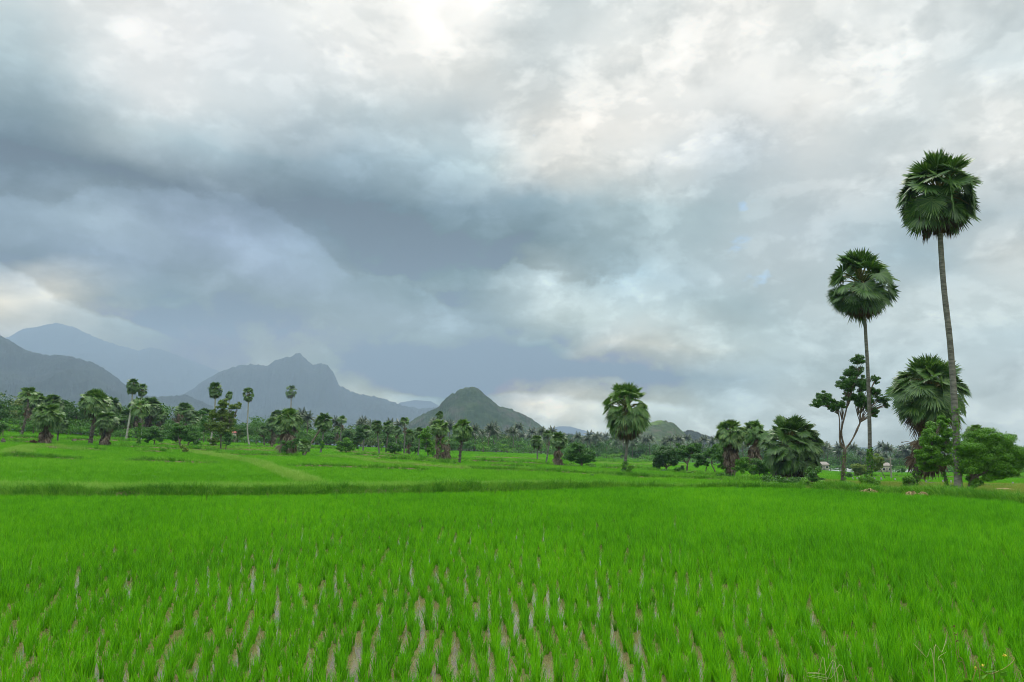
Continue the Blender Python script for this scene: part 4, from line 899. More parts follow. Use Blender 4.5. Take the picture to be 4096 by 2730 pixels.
palm((869, 486.2), [(869.6, 460), (869.6, 430), (868, 375), (866, 340), (864.6, 318)], (861, 283.5, 35.5, 35.5), RING,
     'second tallest palmyra palm, a gap ringing its round head and ivy at its foot', tr=4.2, seed=41, bark='palmtrunk', nseg=34, fruit=True, vine=(0, .24, 900, .16), vinesize=.2, flare=1.25)
palm((958.5, 494.2), [(957.5, 465), (955.8, 430), (953.4, 387), (949.8, 340), (943.8, 287), (940.3, 238)], (938.5, 194, 44, 43), ROUND, 'tallest palmyra palm with a dense round head high in the sky at the right', tr=7.0, seed=42, bark='palmtrunk', nseg=36, fruit=True, vine=(.10, .36, 420, .16), vinesize=.2, flare=1.5)
palm((913.5, 487.8), [(917, 468), (922, 440), (926, 412)], (929, 394, 38.5, 39), [(26, 88, 42, .55, .43, 0, 2.1, .06), (28, 42, 6, .58, .42, 0, 2.1, .10), (24, 6, -42, .56, .42, 0, 2.0, .18), (14, -38, -70, .5, .45, 1, 1.2, .4)],
     'large round headed palmyra palm between the two tall palms, brown dead leaves below', tr=4.6, seed=43, bark='roughtrunk', nseg=36, sk=(428, 455, 15, 60), vine=(0, .3, 380, .25), vinesize=.22, stub=24)
palm((978, 488), [(977, 470)], (976.5, 434, 11, 8.5), SAPL, 'fan palm whose spiky top just shows above the broad tree at the right edge', tr=3, seed=44, mats='palm_light', bark='roughtrunk', nseg=20, dep=3)

# ================================================================== BROADLEAF TREES
tree((154.8, 445.4), [(154.2, 435, 9.6, 7.5), (148.8, 438, 4.5, 4), (160, 438, 5, 4.2)], 'dense round dark green tree between the creeper palm and the twin leafy trees', 'round_tree', mat='leaf_mid', size=1.25, tw=1.4, seed=101)
tree((180.2, 448.6), [(178, 433, 9, 8), (173, 438.5, 5.5, 5), (184, 430.5, 6, 5), (177, 427.5, 5, 4)], 'leafy leafy tree with a thick short trunk, left of the touching twin trees', 'leafy_tree', mat='leaf_mid', size=1.3, tw=2.4, seed=102)
tree((187.2, 446.8), [(191, 434, 8.5, 7.5), (196, 440, 4, 4.4), (187, 438, 5, 4.5)], 'leafy leafy tree with a leaning trunk, right of the touching twin trees', 'leafy_tree', mat='leaf_mid', size=1.3, tw=1.6, seed=103)
tree((220.4, 450), [(222, 404, 6, 4.8), (233.5, 407, 6, 4.5), (212.5, 414, 5, 5.5), (222, 416, 8, 6.5), (230, 416.5, 6, 5), (216.5, 426, 8, 6.5), (224, 429, 8, 7), (208, 428, 4, 5), (228.5, 424, 5, 5), (214, 441.5, 6, 3.6), (239, 405.5, 2.6, 3.5)],
     'tall feathery yellow green tree with an uneven open crown', 'feathery_tree', mat='leaf_yellow', size=1.15, dens=1.0, tw=1.7, seed=104, small=.36, k=11, forks=(221, 436))
tree((225.4, 450.5), [(228.4, 437.3, 4.8, 5.2), (227, 443, 3.5, 2.6)], 'small slim tree standing right under the tall feathery tree', 'small_tree', mat='leaf_mid', size=1.15, tw=1.2, seed=105)
tree((237.8, 443), [(238.6, 433.5, 4.8, 5), (236, 436.5, 3, 3)], 'yellowish round tree beside the red roof', 'round_tree', mat='leaf_yellow', size=1.1, tw=1.1, seed=106)
tree((203.8, 443), [(201.5, 412, 4.5, 2.6), (206, 418, 4, 4), (203, 427, 6, 6)], 'thin feathery sapling half behind the tall feathery tree', 'feathery_tree', mat='leaf_mid', size=1.1, tw=.9, seed=107, small=.36)
tree((292.6, 457), [(289.8, 444.5, 6.6, 5.8), (284.5, 449.5, 3.5, 4), (294.5, 440.5, 3.5, 3)], 'small bright bush tree growing under the thick skirted palm', 'bush_tree', mat='leaf_mid', size=1.15, tw=1.4, seed=108)
tree((346, 453.6), [(345.6, 445, 8.2, 6.2), (340.5, 448, 3.6, 4), (350.6, 447.6, 3.6, 3.6)], 'small round bright green tree on a short trunk before the dark tree', 'round_tree', mat='leaf_bright', size=1.15, tw=1.3, seed=109)
tree((353.6, 452), [(356.5, 443, 5, 5.5), (360, 430.5, 4.5, 6.5), (362, 437, 4, 6), (353, 440, 4, 4.5)], 'tall dark tree in the middle of the left grove', 'dark_tree', mat='leaf_dark', size=1.15, tw=1.4, seed=110)
tree((348.5, 449.5), [(347.5, 434, 5, 4.5), (343.5, 437.5, 4, 4), (351, 437, 4, 4)], 'tree with mid green crown behind the small round bright tree', 'round_tree', mat='leaf_dark', size=1.15, tw=1.2, seed=111)
tree((381.6, 451.5), [(381.5, 445.6, 2.2, 2.6)], 'tiny round topped tree between the two equal palms', 'small_tree', mat='leaf_bright', size=.9, tw=.7, seed=112)
tree((394.5, 455.2), [(394, 446, 6.8, 6.6), (389.5, 449.5, 3.5, 3.8), (399.5, 448.5, 3, 4)], 'round dark bush tree in front of the middle grove', 'bush_tree', mat='leaf_mid', size=1.15, tw=1.3, seed=113)
tree((414.5, 455.3), [(415.3, 449, 4.8, 4.6), (421, 446, 3.2, 4)], 'low dark bush tree under the leaning palm of the middle grove', 'bush_tree', mat='leaf_mid', size=1.1, tw=1.1, seed=114)
tree((428, 457.3), [(427.6, 433.5, 5.6, 6.5), (425, 442, 5, 5), (431.6, 443, 4.6, 7), (429.5, 450, 4, 4), (422.5, 436.5, 3.5, 3.5)], 'tall bright green leafy tree behind the bearded palm', 'leafy_tree', mat='leaf_bright', size=1.15, tw=1.5, seed=115)
tree((582, 466.8), [(581, 452, 12, 9.5), (573, 458, 8, 6.5), (590, 457.5, 7.5, 6.5), (579.5, 446.5, 6.5, 4.5), (584, 460, 9, 5)], 'broad dense dark green tree low on the ground in the middle right fields', 'broad_tree', mat='leaf_mid', size=1.3, dens=1.2, tw=3.0, seed=116)
tree((666.6, 471), [(663, 456, 9, 8), (672, 452, 8, 7), (657.5, 464, 5, 6.5), (675.5, 461.5, 5, 5.5), (666, 449, 6, 4), (661, 461, 6, 5)], 'round dark tree on a green mound, left end of the right hand grove', 'round_tree', mat='leaf_dark', size=1.3, dens=1.2, tw=2.6, seed=117)
tree((687, 474), [(683.5, 450, 7.5, 6.5), (692, 448, 8, 6.5), (697, 452.5, 5.5, 5), (689, 453.5, 6, 4.5), (681, 456, 4, 4)], 'tree with bare forked branches under a flat green crown', 'forked_tree', mat='leaf_mid', size=1.3, tw=2.0, seed=118, forks=(687.5, 464), branches=[[(683.5, 458)], [(689.5, 458)], [(690.8, 457)], None, [(682.5, 459.5)]])
tree((704.5, 475), [(702, 458, 7, 6.5), (708, 454, 5, 5), (698, 464, 4.5, 4), (706, 464, 4, 3.5)], 'straggling thin tree with a bent trunk between the forked tree and the palms', 'thin_tree', mat='leaf_mid', size=1.3, dens=.8, tw=1.1, seed=119, forks=(707.2, 466))
tree((717.6, 475.5), [(717.5, 453, 8, 7.5), (712, 450.5, 5, 4.5), (721.5, 459, 5, 5.5), (723, 466, 4, 4)], 'leafy tree on a leaning bare trunk against the joined palms', 'leaning_tree', mat='leaf_mid', size=1.3, tw=1.5, seed=120, forks=(711, 463))
tree((733.8, 478.4), [(744, 463, 7.5, 6), (739, 468, 6, 5.5), (750, 467.5, 5.5, 5)], 'small bright tree in front of the joined pair of palms', 'bush_tree', mat='leaf_bright', size=1.35, tw=1.1, seed=121, forks=(736, 470))
tree((759.5, 478), [(760, 466, 8.5, 8), (753.5, 470, 5, 5), (766, 471, 5, 5)], 'dark bushy tree between the joined palms and the huge fan palm', 'bush_tree', mat='leaf_mid', size=1.35, tw=1.3, seed=122)
tree((843, 484), [(824, 398, 9, 8, 4), (819, 404, 7, 5, -3), (832, 406, 5.5, 6, 0), (853, 372, 9, 9, 3), (858, 361, 6.5, 6), (847, 384, 9, 8, -4), (861, 383, 9, 10, 5), (851, 397, 8, 6), (862, 399, 8, 8, -4), (874, 392, 6, 6, 3), (882, 399, 6, 4.5), (874, 412, 5.5, 5), (868, 404, 6, 6), (841, 404, 6, 5), (887, 404, 3, 4), (876, 380, 4, 5)],
     'tall crooked tree with forked bare trunk and open leafy clumps, beside a tall palm', 'crooked_tree', mat='leaf_mid', size=1.2, dens=1.15, tw=4.2, seed=123, small=.33, k=15, forks=(845, 449.5),
     branches=[[(840, 443), (839.5, 420), (836.5, 407)], [(840, 443), (839.5, 420), (835, 404)], [(840, 443), (839.5, 420), (837, 412)], [(841.5, 432), (846, 410), (851.5, 394)], [(841.5, 432), (846, 410), (852.5, 385)], [(841.5, 432), (846, 412), (848, 400)], [(852, 440), (859.5, 424), (857, 410)], [(841.5, 432), (847, 408)], [(852, 440), (860, 423), (858, 409)],
               [(852, 440), (860.5, 422), (866, 402)], [(852, 440), (860.5, 422), (868, 406)], [(852, 440), (860.5, 422)], [(852, 440), (860.5, 422), (860, 411)], [(840.5, 440), (842, 420)], [(852, 440), (860.5, 422), (870, 408)], [(852, 440), (860, 423), (862, 404)]], vine=(.0, .95, 240))
tree((860.2, 477), [(860, 469, 6.5, 5.5), (857, 472.5, 4, 3.5), (864, 473, 4, 3.5)], 'small round tree behind the ivy covered palm foot', 'round_tree', mat='leaf_yellow', size=1.25, tw=1.2, seed=124)
tree((886.3, 479.5), [(877, 460, 5.5, 5), (873, 463.5, 4, 4), (880, 465.5, 3.4, 3.2), (876, 468.5, 4, 3)], 'yellow green tree leaning left on a thin slanting trunk', 'leaning_tree', mat='leaf_yellow', size=1.25, tw=.9, seed=125, forks=(881, 470))
tree((948.6, 492.6), [(936, 430, 9, 9), (943, 423, 6, 6), (928, 440, 9, 9), (941, 445, 11, 10), (926, 454, 9, 8), (938, 461, 11, 8), (930, 468, 8, 5), (947, 437, 7, 8), (921, 464, 5, 5)], 'bright leafy tree in front of the tallest palm, its slim trunk wrapped in creeper', 'leafy_tree', mat='leaf_bright', size=1.7, dens=1.7, tw=3.0, seed=126, vine=(0, 1, 420), asp=.42, forks=(944, 472))
tree((967, 494.5), [(982, 440, 14, 10), (1000, 447, 15, 12), (971, 449, 11, 11), (1013, 458, 11, 12), (988, 461, 18, 13), (968, 466, 11, 9), (1004, 472, 13, 9), (1016, 471, 7, 9), (962, 455, 7, 8), (990, 476, 10, 6), (973, 482, 7, 6), (1021, 462, 5, 7)],
     'broad spreading leafy tree at the right edge with branches hanging low', 'broad_tree', mat='leaf_bright', size=1.75, dens=2.0, tw=3.4, seed=127, asp=.42, forks=(972, 478), small=.5)
tree((958, 496), [(952, 488.5, 4, 4), (966, 490, 6, 4.5)], 'leafy shrub around the foot of the tallest palm', 'shrub', 'shrub', mat='leaf_mid', size=1.8, tw=1.4, seed=128)

# ================================================================== BUSHES AND UNDERGROWTH
bush((574, 467.6), [(570, 465.5, 5, 2.6), (576, 466.5, 4, 2)], 'low bush at the left foot of the broad dark tree', seed=201, size=1.1)
bush((592, 468.4), [(592, 466, 5, 3)], 'low bright bush at the right foot of the broad dark tree', seed=202, size=1.1)
bush((630, 476.2), [(630, 469.5, 3.6, 5), (633, 473.5, 3.4, 2.8), (627, 473, 2, 3)], 'leafy bush at the foot of the big lone palm', seed=203, size=1.2)
bush((666, 472.4), [(662, 471, 7, 2), (672, 471.6, 5, 1.6), (650, 472, 6, 1.4)], 'low green mound of weeds under the round dark tree', mat='leaf_mid', seed=204, size=1.1)
bush((681, 473.8), [(680, 469.5, 4, 3.8)], 'small shrub left of the forked tree trunk', mat='leaf_mid', seed=205, size=1.1)
bush((692, 475.5), [(694, 473, 6, 2.4), (700, 474, 4, 1.8)], 'low bush right of the forked tree trunk', seed=206, size=1.1)
bush((725, 478.5), [(722, 475, 5, 3), (729, 476, 4, 2.6)], 'low weeds at the foot of the joined palms', mat='leaf_mid', seed=207, size=1.2)
bush((752, 481), [(748, 478, 7, 2.6), (758, 478.6, 6, 2.8), (740, 478.6, 4, 2)], 'pale undergrowth before the joined pair of palms', mat='leaf_bright', seed=208, size=1.3)
bush((785, 485.6), [(774, 480.5, 9, 5), (788, 481.5, 9, 5), (798, 482, 7, 4.4)], 'thick green undergrowth in front of the huge fan palm', mat='leaf_mid', seed=209, size=1.4)
bush((813, 484.5), [(813, 473, 6, 6), (811, 478, 7, 5), (816, 480, 6, 4)], 'leafy shrub right of the huge fan palm', mat='leaf_mid', seed=210, size=1.4)
bush((812, 488.6), [(804, 483.5, 7, 5), (818, 484.5, 7, 4.6)], 'tall green weeds on the bank below the huge fan palm', mat='leaf_bright', seed=211, size=1.4)
bush((765, 489), [(772, 485.5, 6, 4)], 'small bright weed clump on the bank left of the dry leaf heap', mat='leaf_bright', seed=212, size=1.2)
bush((845, 493), [(836, 487.5, 8, 4.6), (848, 486.5, 9, 5.5), (857, 488, 6, 4.4)], 'green weeds along the bank under the crooked tree', mat='leaf_bright', seed=213, size=1.4)
bush((872, 490.5), [(866, 482, 5.4, 7), (874, 484.5, 5.4, 5)], 'ivy thicket spreading from the foot of the second tallest palm', mat='leaf_bright', seed=214, size=1.5)
bush((890, 496), [(880, 490.5, 6, 4.2), (888, 491.5, 6, 4), (897, 492, 7, 4)], 'low weeds on the bank between two heaps of dry palm leaves', mat='leaf_bright', seed=215, size=1.4)
bush((909.5, 488.5), [(908, 480, 5.4, 6.2), (906.5, 484.5, 4.5, 3.6)], 'rounded creeper mound at the foot of the large round headed palm', mat='vine', seed=216, size=1.5)
bush((930, 499), [(922, 494.5, 6, 3.6), (938, 494, 9, 4.8), (950, 495.5, 8, 5)], 'thick weeds on the bank left of the tallest palm', mat='leaf_mid', seed=217, size=1.6)
bush((978, 502), [(972, 494.5, 9, 6.5), (984, 497, 9, 4.6), (962, 496.5, 8, 5)], 'leafy weeds on the bank right of the tallest palm', mat='leaf_mid', seed=218, size=1.8)
bush((849.5, 478.5), [(849.5, 475, 3.8, 3.4)], 'small dark round bush behind the crooked tree trunk', mat='leaf_dark', seed=219, size=1.2)
bush((902, 475), [(902, 471, 3.8, 3.4)], 'small round bush by the white plastic sheeting', mat='leaf_mid', seed=220, size=1.2)
bush((995, 487), [(992, 485.5, 10, 2), (1010, 486, 8, 1.6)], 'low spreading weeds on the pasture under the broad tree', mat='leaf_bright', seed=221, size=1.4)
bush((184.5, 453.4), [(184.5, 449.3, 3.4, 4)], 'pale shrub at the top end of the diagonal grass path', mat='leaf_yellow', seed=222, size=1.1)
bush((4, 438), [(1, 427, 5, 6), (-4, 430, 6, 6)], 'dark shrub at the left edge before the tree line', mat='leaf_mid', seed=223, size=1.2)
bush((33, 444.5), [(33, 442, 3.2, 2.8)], 'dark rounded brush heap beside the squat bushy palm', mat='palm_brown', seed=224, size=1.0)
bush((479.5, 489.2), [(479, 485, 1.6, 3.2)], 'tall thin weed standing on the main bank', mat='leaf_yellow', seed=225, size=.9, dens=.6)
bush((592.5, 477.6), [(592, 475.8, 2.6, 1.4)], 'small dark tuft on the field bank left of the big lone palm', mat='leaf_mid', seed=226, size=.9)
# ================================================================== THE FAR TREE LINE (one object per tree, shapes shared)
def proto_round(seed, w, h, mat, leaf, n=1900, trunk=True):
    r = np.random.default_rng(seed); mb = MB()
    for q in range(7):
        a = r.uniform(0, 2 * PI); k = r.uniform(.1, .5) * w
        c = np.array([math.cos(a) * k, math.sin(a) * k, h * r.uniform(.22, .76)])
        clumps(mb, c, np.array([.34, .34, .24 * h / w]) * w * r.uniform(.8, 1.2), 5, n // 7, leaf, r, 0, .5)
    tube(mb, [[0, 0, -.3], [.1, 0, h * .3], [0, .1, h * .6]], [.2, .15, .1], 5, 1)
    return mb.mesh('far_tree', [M[mat], M['bark']])
def proto_coco(seed, h, R):
    r = np.random.default_rng(seed); mb = MB()
    top = np.array([r.normal(0, .7), r.normal(0, .5), h])
    tube(mb, bez([[0, 0, -.3], top * .5 + [r.normal(0, .3), 0, 0], top], 8), np.linspace(.17, .11, 8), 5, 1)
    for i in range(26):
        a = i * 2.4 + r.normal(0, .2); e = math.radians(80 - 115 * (i + r.random()) / 26); L_ = R * r.uniform(.85, 1.15)
        out = np.array([math.cos(a), math.sin(a), 0]); sd = np.array([-math.sin(a), math.cos(a), 0])
        t = np.linspace(0, 1, 12)
        rad = L_ * t * math.cos(e) + 0 * t; z = L_ * t * math.sin(e) - L_ * .55 * t ** 2.2 * (0.4 + .6 * math.cos(e))
        Q = top + out * rad[:, None] + np.array([0, 0, 1.0]) * z[:, None]
        for s_ in (-1, 1):
            ll = L_ * .30 * np.sin(PI * np.clip(t * .9 + .12, 0, 1)) + .05
            tip = Q + sd * (s_ * ll * .8)[:, None] + out * (ll * .35)[:, None] - np.array([0, 0, 1.0]) * (ll * r.uniform(.3, .7))[:, None]
            dq = out * L_ / 21
            V = np.stack([Q - dq, Q + dq, tip], 1).reshape(-1, 3)
            mb.add(V, np.arange(12)[:, None] * 3 + [0, 1, 2], 0)
        tube(mb, Q, np.linspace(.05, .015, 12), 3, 2, cap=False)
    return mb.mesh('coconut_palm', [M['coco'], M['bark'], M['coco']])
def proto_fanpalm(seed, h, R, kind, sk=0):
    mb = fan_crown(R, kind, seed, 14)
    for v in mb.V: v[:, 2] += h
    tube(mb, [[0, 0, -.3], [.1, 0, h * .5], [0, 0, h]], [.24, .2, .17], 6, 3)
    if sk:
        s = MB(); skirt(s, R, 0, -h * .55, R * .55, sk, seed, 1, 8)
        for v in s.V: v[:, 2] += h
        for F, m_ in ((s.F3, 3), (s.F4, 4)):
            for f in F: (mb.F3 if m_ == 3 else mb.F4).append(f + mb.n); (mb.M3 if m_ == 3 else mb.M4).append(np.full(len(f), 1))
        mb.V += s.V; mb.n += s.n
    return mb.mesh('far_fan_palm', [M['palm'], M['palm_dead'], M['stalk'], M['roughtrunk']])
R1 = [proto_round(301, 7, 6.4, 'leaf_far', .42), proto_round(302, 8, 7.2, 'leaf_far', .45, 1700), proto_round(303, 6, 7.6, 'leaf_far', .42), proto_round(304, 9, 6.0, 'leaf_far', .45, 1800), proto_round(309, 7, 7.0, 'leaf_dark', .42), proto_round(310, 6, 5.6, 'leaf_mid', .4)]
RB = [proto_round(305, 7, 7, 'leaf_bloom', .42), proto_round(306, 8, 6.5, 'leaf_bloom', .42)]
LB = [proto_round(307, 5, 3.0, 'leaf_mid', .34, 900), proto_round(308, 4, 2.4, 'leaf_bright', .3, 800)]
FP = [proto_fanpalm(311, 5.2, 2.3, FULL, 24), proto_fanpalm(312, 6.4, 2.2, FULL, 18), proto_fanpalm(313, 5.8, 2.2, FULL, 12)]
CO = [proto_coco(321, 8.6, 3.2), proto_coco(322, 9.6, 3.4), proto_coco(323, 7.4, 3.0), proto_coco(324, 9.0, 3.3)]
rf = np.random.default_rng(77)
def place(name, me, px, y, s, label, cat, group, sz=1.0):
    x = (px - 512) / 803 * y
    o = bpy.data.objects.new(name, me); C.objects.link(o)
    o.location = (x, y, float(terrain(x, y)) - .05); o.rotation_euler = (0, 0, rf.uniform(0, 6.28)); o.scale = (s, s, s * sz)
    return tag(o, label, cat, group)
def row(p0, p1, n, depth, dj, pick, s0, s1):
    for q in range(n):
        px = p0 + (p1 - p0) * (q + rf.uniform(.1, .9)) / n
        y = np.interp(px, _PX, _DF) * depth * (1 + rf.uniform(-dj, dj))
        me, name, label, cat, group = pick(px)
        place(name, me, px, y, rf.uniform(s0, s1), label, cat, group)
def ch(a): return a[rf.integers(0, len(a))]
def left_pick(px):
    u = rf.random()
    if u < .62: return ch(R1), 'far_tree', 'leafy tree in the dense tree line behind the left fields', 'tree', 'leafy trees in the left tree line'
    if u < .70: return ch(RB), 'flowering_tree', 'tree with pale yellowish blossom in the left tree line', 'tree', 'blossoming trees in the left tree line'
    if u < .97: return ch(FP), 'far_fan_palm', 'dull green fan palm in the dense tree line behind the left fields', 'palm tree', 'fan palms in the left tree line'
    return ch(FP), 'far_fan_palm', 'dull green fan palm in the dense tree line behind the left fields', 'palm tree', 'fan palms in the left tree line'
def low_pick(px):
    return ch(LB), 'low_bush', 'low bush filling the foot of the left tree line', 'bush', 'low bushes along the left tree line'
def mid_pick(px):
    u = rf.random()
    if u < .55: return ch(R1), 'far_tree', 'leafy tree in the wood at the foot of the hills', 'tree', 'leafy trees at the foot of the hills'
    if u < .64: return ch(RB), 'flowering_tree', 'tree with pale yellowish blossom at the foot of the hills', 'tree', 'blossoming trees at the foot of the hills'
    return ch(CO), 'coconut_palm', 'coconut palm in the wood at the foot of the hills', 'palm tree', 'coconut palms at the foot of the hills'
def right_pick(px):
    u = rf.random()
    if u < .28: return ch(R1), 'far_tree', 'dark leafy tree inside the right hand coconut grove', 'tree', 'leafy trees in the right coconut grove'
    return ch(CO), 'coconut_palm', 'coconut palm in the dense grove across the right fields', 'palm tree', 'coconut palms in the right grove'
def rtree_pick(px):
    return ch(R1), 'far_tree', 'dark leafy tree inside the right hand coconut grove', 'tree', 'leafy trees in the right coconut grove'
def rlow_pick(px):
    return ch(LB), 'low_bush', 'low bush filling the foot of the right hand grove', 'bush', 'low bushes along the right grove'
row(-25, 300, 60, 1.02, .05, left_pick, .75, 1.2)
row(-25, 320, 46, 1.16, .05, left_pick, 1.0, 1.5)
row(-20, 300, 40, .95, .03, low_pick, .7, 1.2)
row(290, 480, 36, 1.02, .05, mid_pick, .75, 1.1)
row(300, 620, 50, 1.22, .06, mid_pick, 1.0, 1.4)
row(455, 640, 34, 1.04, .05, right_pick, .75, 1.1)
row(590, 1060, 80, 1.02, .02, right_pick, 1.0, 1.3)
row(590, 1060, 56, 1.05, .03, rtree_pick, .8, 1.25)
row(470, 1060, 62, 1.24, .03, rtree_pick, 1.3, 1.9)
row(590, 1060, 80, 1.12, .03, right_pick, 1.15, 1.5)
row(480, 1060, 60, .97, .02, rlow_pick, .9, 1.7)
row(-25, 480, 60, 1.07, .03, low_pick, 1.5, 2.4)
row(300, 1060, 75, 1.07, .03, rlow_pick, 1.7, 2.8)

# ================================================================== SMALL BUILT THINGS FAR OFF
def pmat(name, c, rough=.7):
    m, nt, nd, L = new_mat(name); g = N(nt, 'ShaderNodeNewGeometry'); n = noise(nt, g.outputs['Position'], 1.3, 5, .6)
    b = N(nt, 'ShaderNodeBsdfPrincipled'); L.new(ramp(nt, n.outputs[0], [(.25, tuple(v * .7 for v in c)), (.7, c)]), b.inputs['Base Color']); b.inputs['Roughness'].default_value = rough
    o = N(nt, 'ShaderNodeOutputMaterial'); L.new(b.outputs[0], o.inputs[0]); return m
M['redroof'] = pmat('red_roof_sheet', (.50, .13, .12)); M['cream'] = pmat('cream_wall', (.55, .50, .40)); M['tarp'] = pmat('blue_tarpaulin', (.06, .16, .55), .4)
M['plastic'] = pmat('white_plastic_sheet', (.52, .54, .56), .45); M['whitepaint'] = pmat('white_car_paint', (.75, .76, .78), .25); M['dark'] = pmat('dark_glass', (.03, .035, .04), .2); M['stone'] = pmat('grey_stone', (.24, .235, .22), .9); M['wood'] = pmat('grey_wood', (.26, .23, .2), .9)
def box(mb, c, s, m=0, top=(1, 1), rz=0):
    x, y, z = np.array(s) / 2.0; V = []
    for k, (a, b_) in ((-1, (1, 1)), (1, top)):
        for sx_, sy_ in ((-1, -1), (1, -1), (1, 1), (-1, 1)): V.append((sx_ * x * a, sy_ * y * b_, k * z))
    V = np.array(V); cr, sr = math.cos(rz), math.sin(rz)
    V = np.stack([V[:, 0] * cr - V[:, 1] * sr, V[:, 0] * sr + V[:, 1] * cr, V[:, 2]], -1) + np.array(c)
    mb.add(V, [[3, 2, 1, 0], [4, 5, 6, 7], [0, 1, 5, 4], [1, 2, 6, 5], [2, 3, 7, 6], [3, 0, 4, 7]], m)
def one(name, label, cat, x, y, z, parts, rz=0):
    T = thing(name, label, cat, (x, y, z), None, rz)
    for nm, fn, mat in parts:
        mb = MB(); fn(mb); mb.build(nm, M[mat], T)
    return T
def house(px, y, zlift, w, d, h, roofmat, wallmat, label):
    x = (px - 512) / 803 * y; z = float(terrain(x, y)) + zlift
    def roof(mb):
        V = [(-w * .58, -d * .62, h), (w * .58, -d * .62, h), (w * .58, d * .62, h), (-w * .58, d * .62, h), (-w * .5, 0, h + w * .30), (w * .5, 0, h + w * .30)]
        mb.add(V, [[0, 1, 5, 4], [2, 3, 4, 5]]); mb.add(V, [[1, 2, 5], [3, 0, 4]]); mb.add([(a, b_, c - .12) for a, b_, c in V[:4]], [[3, 2, 1, 0]])
    def wall(mb): box(mb, (0, 0, h / 2), (w, d, h))
    def door(mb): box(mb, (0, -d / 2 - .03, 1.0), (.9, .06, 2.0))
    def win(k): return lambda mb: box(mb, (k * w * .32, -d / 2 - .03, 1.6), (.9, .06, .9))
    one('house', label, 'house', x, y, z, [('roof', roof, roofmat), ('wall', wall, wallmat), ('door', door, 'wood'), ('window', win(-1), 'dark'), ('window', win(1), 'dark')], .1)
A = At(232.6, 443.5); zz = A.off(232.6, 433.0)[2]
house(232.6, A.y + 10, 0.0, 1.5, 2.0, max(1.8, zz), 'redroof', 'cream', 'small house with a pinkish red gabled roof half hidden in the left tree line')
house(821, 345, 0, 4, 4, 2.6, 'wood', 'cream', 'pale low house among the palms behind the white plastic sheeting')
house(882.5, 330, 0, 4, 4.4, 3.0, 'wood', 'cream', 'small pale house in front of the coconut grove, a blue tarpaulin beside it')
def tarp(px, py, wpx, label):
    A = At(px, py); w = wpx * A.k
    def sheet(mb):
        n = 7; g = np.linspace(-1, 1, n); X, Y = np.meshgrid(g, g, indexing='ij'); Z = w * .55 * (1 - np.abs(X) * .75) + .06 * w * np.sin(X * 7) * np.cos(Y * 5)
        V = np.stack([X * w * .5, Y * w * .4, Z], -1).reshape(-1, 3); i = np.arange(n - 1)[:, None] * n + np.arange(n - 1)[None]
        mb.add(V, np.stack([i, i + n, i + n + 1, i + 1], -1).reshape(-1, 4))
    def pole(a, b_): return lambda mb: tube(mb, [(a * w * .45, b_ * w * .36, -.1), (a * w * .45, b_ * w * .36, w * .2)], [.03, .03], 5)
    one('tarpaulin_shelter', label, 'shelter', A.x, A.y, A.z, [('cover', sheet, 'tarp')] + [('pole', pole(a, b_), 'wood') for a in (-1, 1) for b_ in (-1, 1)])
tarp(11.5, 429.5, 2.6, 'bright blue tarpaulin shelter at the far left edge of the fields')
tarp(14.8, 429.3, 1.7, 'smaller blue tarpaulin shelter right beside the first one')
tarp(881.6, 470.3, 4.0, 'blue tarpaulin shelter in front of the small house at the right')
def sheeting(p0, p1, py, label):
    P = np.array([onground(p, py)[:2] for p in np.linspace(p0, p1, 60)]); y = P[:, 1].mean(); P[:, 1] = y; P[:, 0] = (np.linspace(p0, p1, 60) - 512) / 803 * y
    z = terrain(P[:, 0], P[:, 1]); hgt = 3.3 * y / FOC * (0.85 + .3 * vnoise(np.linspace(0, 22, 60), np.zeros(60)))
    T = thing('plastic_sheeting', label, 'plastic sheeting', (P[0, 0], y, float(z[0])))
    mb = MB(); prof = [(-.9, 0), (-.75, .55), (-.35, .95), (.1, 1), (.5, .8), (.8, 0)]
    V = np.stack([np.stack([P[:, 0] - P[0, 0], np.full(60, a * 1.2), z - z[0] + h * hgt - .03], -1) for a, h in prof], 1); k = len(prof)
    i = np.arange(59)[:, None] * k + np.arange(k - 1)[None]; mb.add(V.reshape(-1, 3), np.stack([i, i + k, i + k + 1, i + 1], -1).reshape(-1, 4))
    mb.build('sheet', M['plastic'], T, True)
    for q in range(0, 60, 9):
        pm = MB(); tube(pm, [(P[q, 0] - P[0, 0], -1.25, z[q] - z[0] - .1), (P[q, 0] - P[0, 0], -1.25, z[q] - z[0] + hgt[q] * 1.15)], [.06, .05], 5); pm.build('post', M['wood'], T)
sheeting(824, 857, 471.0, 'long low row of white plastic sheeting, left stretch, behind the crooked tree')
sheeting(876, 918, 472.4, 'long low row of white plastic sheeting, right stretch, behind the slanting thin tree')
# white car
A = At(836.5, 471.4)
def body(mb):
    box(mb, (0, 0, .6), (3.4, 1.5, .56), top=(.97, .94))
    box(mb, (-.1, 0, 1.1), (2.1, 1.38, .46), top=(.72, .82))
def glass(mb): box(mb, (-.1, 0, 1.11), (1.92, 1.412, .33), top=(.76, .85))
def wheel(a, b_):
    def f(mb): tube(mb, [(a, b_ * .74 - .1, .33), (a, b_ * .74 + .1, .33)], [.33, .33], 14)
    return f
one('parked_car', 'white car parked by the white plastic sheeting', 'car', A.x, A.y - 2.2, A.z - .25, [('body', body, 'whitepaint'), ('window_band', glass, 'dark')] + [('wheel', wheel(a, b_), 'dark') for a in (-1.05, 1.05) for b_ in (-1, 1)])
